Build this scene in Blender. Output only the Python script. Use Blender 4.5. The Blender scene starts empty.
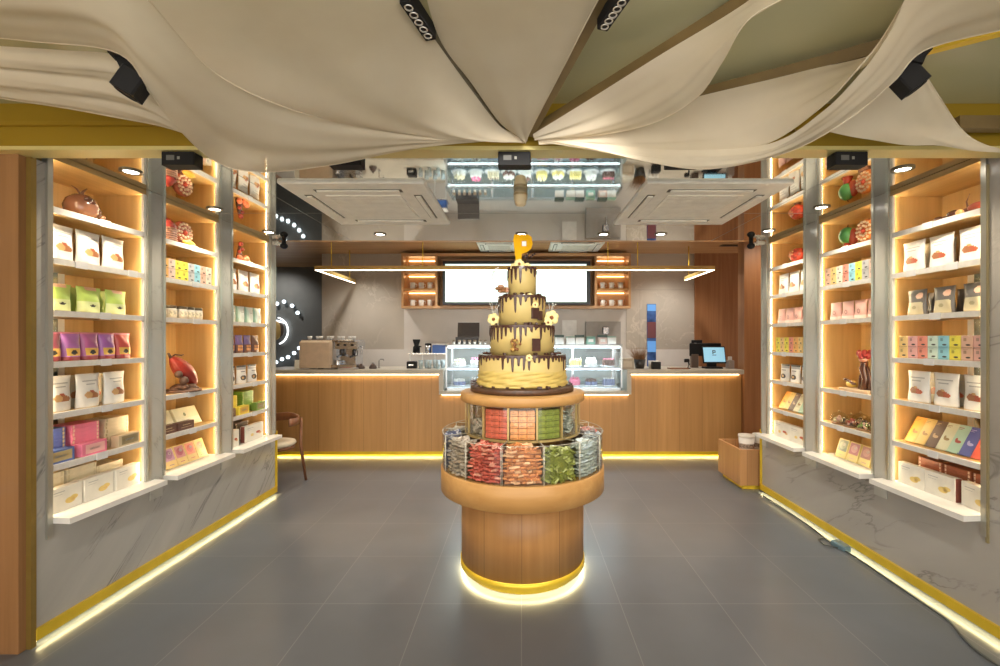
import bpy, math, random
from math import sin, cos, pi, radians as R
from mathutils import Vector, Matrix
random.seed(11)
S = bpy.context.scene
COL = S.collection
EYE, FPX, VX, VY = 1.6, 450.0, 521.5, 340.0

def at(px, py, d):                       # point of the room seen at a photo pixel, at depth d
    return Vector(((px - VX) * d / FPX, d, EYE + (VY - py) * d / FPX))
def atz(px, py, z):                      # the same, at height z above the eye
    return at(px, py, FPX * z / (VY - py))

# ------------------------------------------------------------------ materials
_mc = {}
def nt(name):
    m = bpy.data.materials.new(name); m.use_nodes = True
    t = m.node_tree; b = t.nodes['Principled BSDF']
    return m, t, b
def link(t, a, b): t.links.new(a, b)
def mat(name, c, rough=.5, metal=0.0, var=.06, scale=14.0, emit=0, coat=0, spec=.5, trans=0):
    if name in _mc: return _mc[name]
    m, t, b = nt(name)
    n = t.nodes.new('ShaderNodeTexNoise'); n.inputs['Scale'].default_value = scale
    tc = t.nodes.new('ShaderNodeTexCoord'); link(t, tc.outputs['Object'], n.inputs['Vector'])
    cr = t.nodes.new('ShaderNodeValToRGB')
    cr.color_ramp.elements[0].position = .3; cr.color_ramp.elements[1].position = .7
    cr.color_ramp.elements[0].color = tuple(max(0, x * (1 - var)) for x in c) + (1,)
    cr.color_ramp.elements[1].color = tuple(min(1, x * (1 + var)) for x in c) + (1,)
    link(t, n.outputs['Fac'], cr.inputs['Fac']); link(t, cr.outputs['Color'], b.inputs['Base Color'])
    b.inputs['Roughness'].default_value = rough; b.inputs['Metallic'].default_value = metal
    b.inputs['Coat Weight'].default_value = coat
    b.inputs['Specular IOR Level'].default_value = spec
    b.inputs['Transmission Weight'].default_value = trans
    if emit:
        b.inputs['Emission Color'].default_value = c + (1,); b.inputs['Emission Strength'].default_value = emit
    _mc[name] = m
    return m
def glow(name, c, e):
    if name in _mc: return _mc[name]
    m, t, b = nt(name)
    b.inputs['Base Color'].default_value = c + (1,)
    b.inputs['Emission Color'].default_value = c + (1,); b.inputs['Emission Strength'].default_value = e
    _mc[name] = m; return m

def wood(name, c1, c2, axis='Z', plank=.0, rough=.42, grain=1.0):
    m, t, b = nt(name)
    tc = t.nodes.new('ShaderNodeTexCoord'); mp = t.nodes.new('ShaderNodeMapping')
    sc = {'Z': (26, 26, 1.1), 'X': (1.1, 26, 26), 'Y': (26, 1.1, 26)}[axis]
    mp.inputs['Scale'].default_value = sc
    geo = t.nodes.new('ShaderNodeNewGeometry')
    link(t, geo.outputs['Position'], mp.inputs['Vector'])
    n = t.nodes.new('ShaderNodeTexNoise'); n.inputs['Scale'].default_value = 1.0
    n.inputs['Detail'].default_value = 6; n.inputs['Distortion'].default_value = .4
    link(t, mp.outputs[0], n.inputs['Vector'])
    n2 = t.nodes.new('ShaderNodeTexNoise'); n2.inputs['Scale'].default_value = 1.3
    mp2 = t.nodes.new('ShaderNodeMapping'); mp2.inputs['Scale'].default_value = tuple(x / 5 + .1 for x in sc)
    link(t, geo.outputs['Position'], mp2.inputs['Vector']); link(t, mp2.outputs[0], n2.inputs['Vector'])
    mx = t.nodes.new('ShaderNodeMath'); mx.operation = 'ADD'; mx.use_clamp = True
    ms = t.nodes.new('ShaderNodeMath'); ms.operation = 'MULTIPLY'; ms.inputs[1].default_value = .5
    ms2 = t.nodes.new('ShaderNodeMath'); ms2.operation = 'MULTIPLY'; ms2.inputs[1].default_value = .5
    link(t, n.outputs['Fac'], ms.inputs[0]); link(t, n2.outputs['Fac'], ms2.inputs[0])
    link(t, ms.outputs[0], mx.inputs[0]); link(t, ms2.outputs[0], mx.inputs[1])
    cr = t.nodes.new('ShaderNodeValToRGB')
    cr.color_ramp.elements[0].position = .36; cr.color_ramp.elements[1].position = .66
    cr.color_ramp.elements[0].color = c1 + (1,); cr.color_ramp.elements[1].color = c2 + (1,)
    link(t, mx.outputs[0], cr.inputs['Fac'])
    out = cr.outputs['Color']
    if plank:
        sp = t.nodes.new('ShaderNodeSeparateXYZ'); link(t, geo.outputs['Position'], sp.inputs[0])
        dv = t.nodes.new('ShaderNodeMath'); dv.operation = 'DIVIDE'; dv.inputs[1].default_value = plank
        link(t, sp.outputs['Y' if axis == 'X' else 'X'], dv.inputs[0])
        fl = t.nodes.new('ShaderNodeMath'); fl.operation = 'FLOOR'; link(t, dv.outputs[0], fl.inputs[0])
        wn = t.nodes.new('ShaderNodeTexWhiteNoise'); wn.noise_dimensions = '1D'; link(t, fl.outputs[0], wn.inputs['W'])
        mr = t.nodes.new('ShaderNodeMapRange'); mr.inputs['To Min'].default_value = .88; mr.inputs['To Max'].default_value = 1.08
        link(t, wn.outputs['Value'], mr.inputs['Value'])
        fr = t.nodes.new('ShaderNodeMath'); fr.operation = 'FRACT'; link(t, dv.outputs[0], fr.inputs[0])
        gt = t.nodes.new('ShaderNodeMath'); gt.operation = 'GREATER_THAN'; gt.inputs[1].default_value = .004 / plank
        link(t, fr.outputs[0], gt.inputs[0])
        m2 = t.nodes.new('ShaderNodeMapRange'); m2.inputs['To Min'].default_value = .55; m2.inputs['To Max'].default_value = 1
        link(t, gt.outputs[0], m2.inputs['Value'])
        mm = t.nodes.new('ShaderNodeMath'); mm.operation = 'MULTIPLY'
        link(t, mr.outputs[0], mm.inputs[0]); link(t, m2.outputs[0], mm.inputs[1])
        vm = t.nodes.new('ShaderNodeVectorMath'); vm.operation = 'SCALE'
        link(t, out, vm.inputs[0]); link(t, mm.outputs[0], vm.inputs['Scale']); out = vm.outputs[0]
    link(t, out, b.inputs['Base Color'])
    b.inputs['Roughness'].default_value = rough
    return m

def marble(name, base, vein, rot=(.5, .4, .9), scale=1.6, rough=.22, amount=.5, stretch=(1, 1, 1)):
    m, t, b = nt(name)
    geo = t.nodes.new('ShaderNodeNewGeometry'); mp = t.nodes.new('ShaderNodeMapping')
    mp0 = t.nodes.new('ShaderNodeMapping'); mp0.inputs['Rotation'].default_value = rot
    link(t, geo.outputs['Position'], mp0.inputs['Vector'])
    mp.inputs['Scale'].default_value = stretch; link(t, mp0.outputs[0], mp.inputs['Vector'])
    n = t.nodes.new('ShaderNodeTexNoise'); n.inputs['Scale'].default_value = scale
    n.inputs['Detail'].default_value = 7; n.inputs['Distortion'].default_value = .7; n.inputs['Roughness'].default_value = .55
    link(t, mp.outputs[0], n.inputs['Vector'])
    cr = t.nodes.new('ShaderNodeValToRGB'); e = cr.color_ramp.elements
    e[0].position = .40; e[0].color = base + (1,)
    e[1].position = .60; e[1].color = base + (1,)
    k = e.new(.49); k.color = tuple(x * .93 for x in base) + (1,)
    k = e.new(.50); k.color = tuple(v * amount + x * (1 - amount) for v, x in zip(vein, base)) + (1,)
    k = e.new(.512); k.color = tuple(x * .95 for x in base) + (1,)
    link(t, n.outputs['Fac'], cr.inputs['Fac'])
    n3 = t.nodes.new('ShaderNodeTexNoise'); n3.inputs['Scale'].default_value = scale * 1.1; n3.inputs['Detail'].default_value = 2
    link(t, geo.outputs['Position'], n3.inputs['Vector'])
    mk = t.nodes.new('ShaderNodeMapRange'); mk.inputs['From Min'].default_value = .42; mk.inputs['From Max'].default_value = .62
    link(t, n3.outputs['Fac'], mk.inputs['Value'])
    mb = t.nodes.new('ShaderNodeMix'); mb.data_type = 'RGBA'; mb.inputs[6].default_value = base + (1,)
    link(t, mk.outputs[0], mb.inputs[0]); link(t, cr.outputs['Color'], mb.inputs[7])
    n2 = t.nodes.new('ShaderNodeTexNoise'); n2.inputs['Scale'].default_value = scale * .8; n2.inputs['Detail'].default_value = 4
    link(t, mp.outputs[0], n2.inputs['Vector'])
    mr = t.nodes.new('ShaderNodeMapRange'); mr.inputs['To Min'].default_value = .86; mr.inputs['To Max'].default_value = 1.1
    mr.inputs['From Min'].default_value = .3; mr.inputs['From Max'].default_value = .7
    link(t, n2.outputs['Fac'], mr.inputs['Value'])
    vm = t.nodes.new('ShaderNodeVectorMath'); vm.operation = 'SCALE'
    link(t, mb.outputs[2], vm.inputs[0]); link(t, mr.outputs[0], vm.inputs['Scale'])
    link(t, vm.outputs[0], b.inputs['Base Color']); b.inputs['Roughness'].default_value = rough
    return m

def floor_mat():
    m, t, b = nt('floor_tiles')
    geo = t.nodes.new('ShaderNodeNewGeometry'); mp = t.nodes.new('ShaderNodeMapping')
    mp.inputs['Location'].default_value = (0.3 * 0, -.33, 0)
    link(t, geo.outputs['Position'], mp.inputs['Vector'])
    br = t.nodes.new('ShaderNodeTexBrick'); br.offset = 0.0; br.squash = 1
    br.inputs['Scale'].default_value = 1; br.inputs['Brick Width'].default_value = .6; br.inputs['Row Height'].default_value = .6
    br.inputs['Mortar Size'].default_value = .0028; br.inputs['Mortar Smooth'].default_value = .3
    br.inputs['Color1'].default_value = (.108, .120, .138, 1); br.inputs['Color2'].default_value = (.120, .132, .150, 1)
    br.inputs['Mortar'].default_value = (.19, .195, .20, 1); br.inputs['Bias'].default_value = 0
    link(t, mp.outputs[0], br.inputs['Vector'])
    n = t.nodes.new('ShaderNodeTexNoise'); n.inputs['Scale'].default_value = 2.2; n.inputs['Detail'].default_value = 8
    link(t, geo.outputs['Position'], n.inputs['Vector'])
    mr = t.nodes.new('ShaderNodeMapRange'); mr.inputs['To Min'].default_value = .8; mr.inputs['To Max'].default_value = 1.2
    link(t, n.outputs['Fac'], mr.inputs['Value'])
    vm = t.nodes.new('ShaderNodeVectorMath'); vm.operation = 'SCALE'
    link(t, br.outputs['Color'], vm.inputs[0]); link(t, mr.outputs[0], vm.inputs['Scale'])
    link(t, vm.outputs[0], b.inputs['Base Color'])
    b.inputs['Roughness'].default_value = .30; b.inputs['Specular IOR Level'].default_value = .6
    return m

def glass(name, tint=(1, 1, 1), refl=.08, rough=.02):
    m = bpy.data.materials.new(name); m.use_nodes = True; t = m.node_tree
    t.nodes.clear()
    o = t.nodes.new('ShaderNodeOutputMaterial'); tr = t.nodes.new('ShaderNodeBsdfTransparent'); gl = t.nodes.new('ShaderNodeBsdfGlossy')
    tr.inputs[0].default_value = tint + (1,); gl.inputs['Roughness'].default_value = rough
    fr = t.nodes.new('ShaderNodeLayerWeight'); fr.inputs['Blend'].default_value = .5
    pw_ = t.nodes.new('ShaderNodeMath'); pw_.operation = 'POWER'; pw_.inputs[1].default_value = 5; link(t, fr.outputs['Facing'], pw_.inputs[0])
    ad = t.nodes.new('ShaderNodeMath'); ad.operation = 'MULTIPLY_ADD'; ad.inputs[1].default_value = .7; ad.inputs[2].default_value = .02 + refl * .1; ad.use_clamp = True
    link(t, pw_.outputs[0], ad.inputs[0])
    mx = t.nodes.new('ShaderNodeMixShader'); link(t, ad.outputs[0], mx.inputs[0]); link(t, tr.outputs[0], mx.inputs[1]); link(t, gl.outputs[0], mx.inputs[2])
    link(t, mx.outputs[0], o.inputs['Surface'])
    return m
def fabric_mat():
    m = bpy.data.materials.new('sheer_linen'); m.use_nodes = True; t = m.node_tree; t.nodes.clear()
    o = t.nodes.new('ShaderNodeOutputMaterial'); d = t.nodes.new('ShaderNodeBsdfDiffuse'); tl = t.nodes.new('ShaderNodeBsdfTranslucent')
    n = t.nodes.new('ShaderNodeTexNoise'); n.inputs['Scale'].default_value = 3; n.inputs['Detail'].default_value = 5
    tc = t.nodes.new('ShaderNodeTexCoord'); link(t, tc.outputs['Object'], n.inputs['Vector'])
    cr = t.nodes.new('ShaderNodeValToRGB'); cr.color_ramp.elements[0].color = (.80, .71, .55, 1); cr.color_ramp.elements[1].color = (.88, .80, .64, 1)
    cr.color_ramp.elements[0].position = .35; cr.color_ramp.elements[1].position = .65
    link(t, n.outputs['Fac'], cr.inputs['Fac'])
    link(t, cr.outputs[0], d.inputs['Color']); link(t, cr.outputs[0], tl.inputs['Color'])
    # fine weave: threads and the gaps between them
    w = t.nodes.new('ShaderNodeTexWave'); w.inputs['Scale'].default_value = 90; w.inputs['Distortion'].default_value = 1
    link(t, tc.outputs['Object'], w.inputs['Vector'])
    bp = t.nodes.new('ShaderNodeBump'); bp.inputs['Strength'].default_value = .12; bp.inputs['Distance'].default_value = .002
    link(t, w.outputs['Fac'], bp.inputs['Height']); link(t, bp.outputs[0], d.inputs['Normal'])
    mx = t.nodes.new('ShaderNodeMixShader'); mx.inputs[0].default_value = .38
    link(t, d.outputs[0], mx.inputs[1]); link(t, tl.outputs[0], mx.inputs[2])
    tr = t.nodes.new('ShaderNodeBsdfTransparent'); m2 = t.nodes.new('ShaderNodeMixShader'); m2.inputs[0].default_value = .08
    link(t, mx.outputs[0], m2.inputs[1]); link(t, tr.outputs[0], m2.inputs[2]); link(t, m2.outputs[0], o.inputs['Surface'])
    return m

W_PALE = wood('light_oak', (.52, .33, .12), (.68, .46, .19), 'Z')
W_SHELF = wood('oak_shelf', (.52, .33, .12), (.68, .46, .19), 'Y')
W_COUNTER = wood('counter_oak', (.44, .23, .075), (.55, .30, .11), 'Z', plank=.31)
W_WALL = wood('walnut_panel', (.27, .115, .045), (.40, .19, .08), 'Z', plank=.42)
W_PIL = wood('red_oak_pilaster', (.235, .115, .042), (.35, .18, .075), 'Z')
W_DRUM = wood('drum_oak', (.40, .19, .06), (.52, .27, .095), 'Z', plank=.24)
W_RING = wood('ring_oak', (.46, .235, .07), (.56, .31, .105), 'X')
W_SOFF = wood('soffit_oak', (.50, .27, .12), (.62, .36, .17), 'X', rough=.25)
W_BIN = wood('bin_oak', (.42, .20, .075), (.54, .29, .12), 'Z', plank=.12)
W_CHAIR = wood('chair_walnut', (.16, .06, .025), (.27, .11, .045), 'Z')
MARB = marble('grey_marble', (.46, .445, .405), (.17, .165, .16), rot=(-.80, 0, 0), scale=1.9, amount=.8, stretch=(1, .35, 2.6))
MARB_S = marble('stile_marble', (.50, .49, .44), (.30, .29, .26), rot=(-.5, 0, 0), scale=3, amount=.7, stretch=(1, 1, .6))
MARB_R = marble('warm_grey_marble', (.45, .425, .385), (.16, .15, .14), rot=(.45, 0, 0), scale=1.3, amount=.7, stretch=(1, .55, 2.2))
MARB_WALL = marble('beige_marble', (.50, .45, .385), (.66, .60, .52), rot=(.0, .8, .0), scale=1.2, amount=.8, rough=.12)
MARB_LIGHT = marble('pale_marble', (.68, .64, .60), (.50, .47, .44), rot=(.0, .8, .0), scale=1.0, amount=.4, rough=.3)
STONE = marble('counter_stone', (.50, .46, .38), (.30, .27, .20), scale=5, amount=.4, rough=.3)
SILL = marble('white_sill_stone', (.86, .84, .79), (.6, .58, .54), scale=4, amount=.3, rough=.3)
FLOOR = floor_mat()
GLASS = glass('clear_glass', (.94, .98, 1.0)); ACRYL = glass('clear_acrylic', (.96, .96, .95), .1)
LINEN = fabric_mat()
NOSE = mat('shelf_edge', (.70, .68, .64), .35, 0, .06, 30)
STILE = mat('satin_grey_metal', (.48, .47, .41), .28, .75, .08, 3)
GOLDT = mat('brushed_gold', (.84, .58, .04), .35, .35, .08, 6)
GOLDB = mat('gold_beam_paint', (.36, .235, .02), .38, .35, .06, 2)
GOLDL = mat('pale_gold_lip', (.72, .62, .26), .35, .3, .05, 2)
OLIVE = mat('olive_gloss_ceiling', (.50, .49, .30), .22, 0, .06, 1.5)
RIB = mat('rib_wood', (.17, .115, .045), .45, 0, .15, 8)
BLACK = mat('matt_black', (.010, .010, .011), .6, 0, .1, spec=.25)
DARK = mat('charcoal_wall', (.13, .135, .13), .5, 0, .1, 3)
WHITE = mat('white_plastic', (.80, .80, .78), .35)
CREAM_P = mat('warm_white_panel', (.95, .93, .84), .4)
STEEL = mat('stainless', (.62, .63, .65), .25, .9)
MIRROR = mat('mirror_ceiling', (.80, .79, .72), .03, 1, .0, 2)
LED_W = glow('warm_led', (1.0, .74, .42), 9.0)
LED_Y = glow('yellow_led', (1.0, .84, .44), 24.0)
LED_N = glow('neutral_led', (1.0, .83, .56), 22.0)
LED_C = glow('cool_led', (.80, .92, 1.0), 9.0)
SCREEN = glow('screen_white', (.80, 1.0, .93), .66)

# ------------------------------------------------------------------ mesh builder
class MB:
    def __init__(s): s.v = []; s.f = []; s.m = []; s.sm = []; s.X = Matrix()
    def add(s, vs, fs, mi=0, smooth=False):
        o = len(s.v); s.v += [tuple(s.X @ Vector(v)) for v in vs]
        for k, f in enumerate(fs):
            s.f.append([o + i for i in f]); s.m.append(mi[k] if isinstance(mi, list) else mi); s.sm.append(smooth)
        return s
    def box(s, x0, y0, z0, x1, y1, z1, mi=0):
        vs = [(x0, y0, z0), (x1, y0, z0), (x1, y1, z0), (x0, y1, z0), (x0, y0, z1), (x1, y0, z1), (x1, y1, z1), (x0, y1, z1)]
        return s.add(vs, [(3, 2, 1, 0), (4, 5, 6, 7), (0, 1, 5, 4), (1, 2, 6, 5), (2, 3, 7, 6), (3, 0, 4, 7)], mi)
    def bbox(s, x0, y0, z0, x1, y1, z1, b=.005, mi=0):      # box with chamfered vertical and top edges
        c = [(x0 + b, y0), (x1 - b, y0), (x1, y0 + b), (x1, y1 - b), (x1 - b, y1), (x0 + b, y1), (x0, y1 - b), (x0, y0 + b)]
        i = [(x0 + b, y0 + b), (x1 - b, y0 + b), (x1 - b, y0 + b), (x1 - b, y1 - b), (x1 - b, y1 - b), (x0 + b, y1 - b), (x0 + b, y1 - b), (x0 + b, y0 + b)]
        vs = [p + (z0,) for p in c] + [p + (z1 - b,) for p in c] + [p + (z1,) for p in i]
        fs = [tuple(range(7, -1, -1))] + [(k, (k + 1) % 8, 8 + (k + 1) % 8, 8 + k) for k in range(8)]
        fs += [(8 + k, 8 + (k + 1) % 8, 16 + (k + 1) % 8, 16 + k) for k in range(8)] + [tuple(range(16, 24))]
        return s.add(vs, fs, mi)
    def prism(s, poly, z0, z1, mi=0):
        n = len(poly); vs = [(x, y, z0) for x, y in poly] + [(x, y, z1) for x, y in poly]
        fs = [tuple(range(n - 1, -1, -1)), tuple(range(n, 2 * n))] + [(k, (k + 1) % n, n + (k + 1) % n, n + k) for k in range(n)]
        return s.add(vs, fs, mi)
    def xprism(s, poly, x0, x1, mi=0):                        # polygon in (y, z) extruded along x
        n = len(poly); vs = [(x0, y, z) for y, z in poly] + [(x1, y, z) for y, z in poly]
        fs = [tuple(range(n - 1, -1, -1)), tuple(range(n, 2 * n))] + [(k, (k + 1) % n, n + (k + 1) % n, n + k) for k in range(n)]
        return s.add(vs, fs, mi)
    def lathe(s, prof, n=32, cx=0, cy=0, mi=0, a0=0, a1=2 * pi, smooth=True):
        full = abs(a1 - a0 - 2 * pi) < 1e-6; cols = n if full else n + 1
        vs = []
        for k in range(cols):
            a = a0 + (a1 - a0) * k / n
            vs += [(cx + r * cos(a), cy + r * sin(a), z) for r, z in prof]
        L = len(prof); fs = []; ms = []
        for k in range(n):
            k2 = (k + 1) % cols
            for j in range(L - 1):
                fs.append((k * L + j, k2 * L + j, k2 * L + j + 1, k * L + j + 1)); ms.append(mi[j] if isinstance(mi, list) else mi)
        return s.add(vs, fs, ms, smooth)
    def ball(s, c, r, mi=0, n=12, sq=(1, 1, 1)):
        vs = []; fs = []
        h = max(6, n // 2 + 2)
        for j in range(h + 1):
            t = pi * j / h
            for k in range(n):
                a = 2 * pi * k / n
                vs.append((c[0] + r * sq[0] * sin(t) * cos(a), c[1] + r * sq[1] * sin(t) * sin(a), c[2] + r * sq[2] * cos(t)))
        for j in range(h):
            for k in range(n):
                fs.append((j * n + k, (j + 1) * n + k, (j + 1) * n + (k + 1) % n, j * n + (k + 1) % n))
        return s.add(vs, fs, mi, True)
    def tube(s, pts, r, n=8, mi=0, cap=True):
        pts = [Vector(p) for p in pts]; vs = []; fs = []
        rr = r if isinstance(r, (list, tuple)) else [r] * len(pts)
        up = Vector((0, 0, 1))
        for i, p in enumerate(pts):
            t = (pts[min(i + 1, len(pts) - 1)] - pts[max(i - 1, 0)]).normalized()
            u = up if abs(t.dot(up)) < .95 else Vector((1, 0, 0))
            a = t.cross(u).normalized(); b = t.cross(a).normalized()
            vs += [tuple(p + rr[i] * (cos(2 * pi * k / n) * a + sin(2 * pi * k / n) * b)) for k in range(n)]
        for i in range(len(pts) - 1):
            fs += [(i * n + k, i * n + (k + 1) % n, (i + 1) * n + (k + 1) % n, (i + 1) * n + k) for k in range(n)]
        if cap: fs += [tuple(range(n - 1, -1, -1)), tuple((len(pts) - 1) * n + k for k in range(n))]
        return s.add(vs, fs, mi, True)
    def bar(s, p, q, w, h, mi=0):                             # rectangular bar from p to q
        p, q = Vector(p), Vector(q); t = (q - p).normalized()
        a = t.cross(Vector((0, 0, 1)))
        a = a.normalized() if a.length > 1e-3 else Vector((1, 0, 0)); b = a.cross(t).normalized()
        vs = []
        for c in (p, q):
            vs += [tuple(c + a * x + b * z) for x, z in ((-w / 2, -h / 2), (w / 2, -h / 2), (w / 2, h / 2), (-w / 2, h / 2))]
        return s.add(vs, [(3, 2, 1, 0), (4, 5, 6, 7), (0, 1, 5, 4), (1, 2, 6, 5), (2, 3, 7, 6), (3, 0, 4, 7)], mi)
    def mesh(s, name, mats):
        me = bpy.data.meshes.new(name); me.from_pydata(s.v, [], s.f)
        for m in (mats if isinstance(mats, (list, tuple)) else [mats]): me.materials.append(m)
        me.polygons.foreach_set('material_index', s.m); me.polygons.foreach_set('use_smooth', s.sm)
        me.update()
        import bmesh
        bm = bmesh.new(); bm.from_mesh(me); bmesh.ops.recalc_face_normals(bm, faces=bm.faces); bm.to_mesh(me); bm.free()
        return me
    def build(s, name, mats, parent=None, loc=None, rz=0):
        return put(name, s.mesh(name, mats), parent, loc, rz)
def put(name, me, parent=None, loc=None, rz=0):
    o = bpy.data.objects.new(name, me); COL.objects.link(o)
    if loc is not None: o.location = loc
    o.rotation_euler = (0, 0, rz)
    if parent is not None: o.parent = parent
    return o
def tag(o, label, cat, group=None, kind=None):
    if not 4 <= len(label.split()) <= 16 or len(label) > 110: print('LABEL LENGTH', len(label.split()), label)
    o['label'] = label; o['category'] = cat
    if group: o['group'] = group
    if kind: o['kind'] = kind
    return o
def struct(o, label, cat):
    o['kind'] = 'structure'; o['label'] = label; o['category'] = cat; return o
def thing(name, loc, label, cat, group=None, rz=0):
    o = put(name, None, None, loc, rz); o.empty_display_size = .05
    return tag(o, label, cat, group)
def dup(o, loc, rz, label, group=None):       # a thing with copies of its parts and their sub-parts
    def cp(x, par):
        c = x.copy(); COL.objects.link(c)
        if par is not None: c.parent = par
        for ch in x.children: cp(ch, c)
        return c
    c = cp(o, None); c.location = loc; c.rotation_euler = (0, 0, rz); c['label'] = label
    if group: c['group'] = group
    return c
ORD = {1: ['only'], 2: ['nearer of two', 'farther of two']}
def order(i, n):                              # i counted from the camera outward
    num = ['', '', 'two', 'three', 'four', 'five', 'six', 'seven', 'eight', 'nine', 'ten'][n]
    w = ['nearest', 'second nearest', 'third nearest', 'fourth nearest', 'fifth nearest', 'sixth nearest', 'seventh nearest'][:n]
    if n == 1: return 'single'
    if n == 2: return ['nearer', 'farther'][i] + ' of two'
    return ('farthest' if i == n - 1 else w[i]) + ' of ' + num
def lat(i, n):                                # i counted from the left
    num = ['', '', 'two', 'three', 'four', 'five', 'six', 'seven', 'eight', 'nine', 'ten'][n]
    w = ['leftmost', 'second from left', 'third from left', 'fourth from left', 'fifth from left', 'sixth from left', 'seventh from left', 'eighth from left'][:n]
    if n == 2: return ['left', 'right'][i] + ' one of two'
    return ('rightmost' if i == n - 1 else w[i]) + ' of ' + num
# ------------------------------------------------------------------ room shell
XW = 2.55
ZM = EYE + 1.02                      # mirror ceiling height
ZS = EYE + 1.475                     # soffit over the counter
ZC = 2.78                            # canopy ceiling
D_M, D_K = 7.7, 9.1
m = MB(); m.box(-6.2, -2.6, -.08, 6.2, 9.4, 0); struct(m.build('floor', FLOOR), 'dark grey square floor tiles with thin pale grout', 'floor')
m = MB(); m.box(-3.6, 2.30, ZM, 3.6, 4.66, ZM + .03)
struct(m.build('ceiling', MIRROR), 'mirror ceiling over the shop floor between the display cabinets', 'ceiling')
# mirror panel joints: thin dark seams
m = MB()
for x in (-1.75, 1.95): m.box(x - .0015, 2.345, ZM - .001, x + .0015, 4.66, ZM)
m.box(-2.52, 3.62, ZM - .001, 2.5, 3.623, ZM)
struct(m.build('trim_1', mat('mirror_joint', (.25, .25, .22), .4)), 'thin joints between the ceiling mirror panels', 'trim')
m = MB(); m.box(-6.2, 4.66, ZS, 6.2, 9.3, ZS + .05); struct(m.build('ceiling', W_SOFF), 'warm wooden soffit over the service counter', 'ceiling')
m = MB(); m.box(-3.6, 4.63, ZM - .004, 3.6, 4.67, ZS); struct(m.build('trim_2', W_SOFF), 'wooden riser at the far edge of the mirror ceiling', 'trim')
m = MB(); m.box(-3.4, -1.2, ZC, 3.4, 2.36, ZC + .05); struct(m.build('ceiling', OLIVE), 'glossy olive ceiling above the linen canopy', 'ceiling')

# back walls
m = MB(); m.box(-6.2, D_K, 0, -3.416 - .0, D_K + .1, ZS); struct(m.build('wall_back', DARK), 'charcoal back wall carrying the ring of bulbs', 'wall')
m = MB(); m.box(-3.416, D_M, 1.42, -2.01, D_K, ZS); struct(m.build('wall_back', MARB_WALL), 'beige marble wall behind the coffee machine', 'wall')
m = MB(); m.box(-3.416, D_M - .02, 0, 2.97, D_M + .02, 1.44); struct(m.build('wall_back', MARB_LIGHT), 'pale stone splashback wall behind the counter', 'wall')
m = MB(); m.box(-2.01, D_M, 1.42, 1.79, D_M + .1, ZS); struct(m.build('wall_back', MARB_LIGHT), 'pale wall under the menu screens', 'wall')
m = MB(); m.box(1.79, D_M - .012, 1.42, 2.95, D_M + .1, ZS); struct(m.build('wall_back', MARB_WALL), 'beige marble wall right of the menu screens', 'wall')
m = MB(); m.box(1.83, D_M - .0135, 2.455, 2.93, D_M - .012, 2.459); m.box(2.02, D_M - .0135, 1.45, 2.023, D_M - .012, 2.455)
struct(m.build('trim_3', mat('marble_joint', (.25, .22, .18), .5)), 'fine joints in the right marble wall', 'trim')
m = MB(); m.box(2.95, D_M - .04, 0, 6.2, D_M + .1, ZS); struct(m.build('wall_back', W_WALL), 'walnut panelled wall behind the till', 'wall')
m = MB(); m.box(3.03, 6.12, 0, 6.2, 6.3, ZS); struct(m.build('wall_right', W_WALL), 'walnut panelled wall at the right end of the counter', 'wall')
m = MB(); m.box(-6.25, 4.7, 0, -6.15, 9.2, ZS); struct(m.build('wall_left', DARK), 'dark side wall left of the counter', 'wall')
for s in (-1, 1):
    n = 'left' if s < 0 else 'right'
    m = MB(); m.box(min(s * 2.97, s * 3.05), -.9, 0, max(s * 2.97, s * 3.05), 4.72, ZC)
    struct(m.build('wall_' + n, W_PALE), 'oak wall behind the %s display cabinets' % n, 'wall')
    m = MB(); m.box(min(s * 3.05, s * 6.2), 4.66, 0, max(s * 3.05, s * 6.2), 4.74, ZS)
    struct(m.build('wall_' + n, W_PALE), 'oak return wall beyond the %s display cabinets' % n, 'wall')
# marble bases under the cabinets with gold kick trims and light beneath
for s, d0, d1, mt in ((-1, 2.35, 4.655, MARB), (1, .6, 4.73, MARB_R)):
    n = 'left' if s < 0 else 'right'; X0 = s * (XW if s < 0 else 2.53)
    m = MB(); m.box(min(X0, s * 2.97), d0, .075, max(X0, s * 2.97), d1, .61)
    struct(m.build('wall_' + n, mt), 'grey marble plinth wall below the %s display cabinets' % n, 'wall')
    m = MB(); a, b = X0 - s * .020, X0 + s * .02
    m.box(min(a, b), d0, .028, max(a, b), d1 + .01, .085); m.box(min(a, b), d1 + .002, .045, max(a, b), d1 + .012, .66)
    struct(m.build('baseboard_' + n, GOLDT), 'gold kick trim along the %s marble plinth' % n, 'baseboard')
    m = MB(); a, b = X0 - s * .017, X0 - s * .005
    m.box(min(a, b), d0, .0272, max(a, b), d1, .0279)
    struct(m.build('trim_4' if s < 0 else 'trim_5', LED_Y), 'yellow light strip under the %s gold kick trim' % n, 'trim')
    m = MB(); m.box(min(X0 + s * .03, s * 2.97), d0, 0, max(X0 + s * .03, s * 2.97), d1, .075)
    struct(m.build('trim_6' if s < 0 else 'trim_7', DARK), 'recessed dark base under the %s marble plinth' % n, 'trim')
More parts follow.
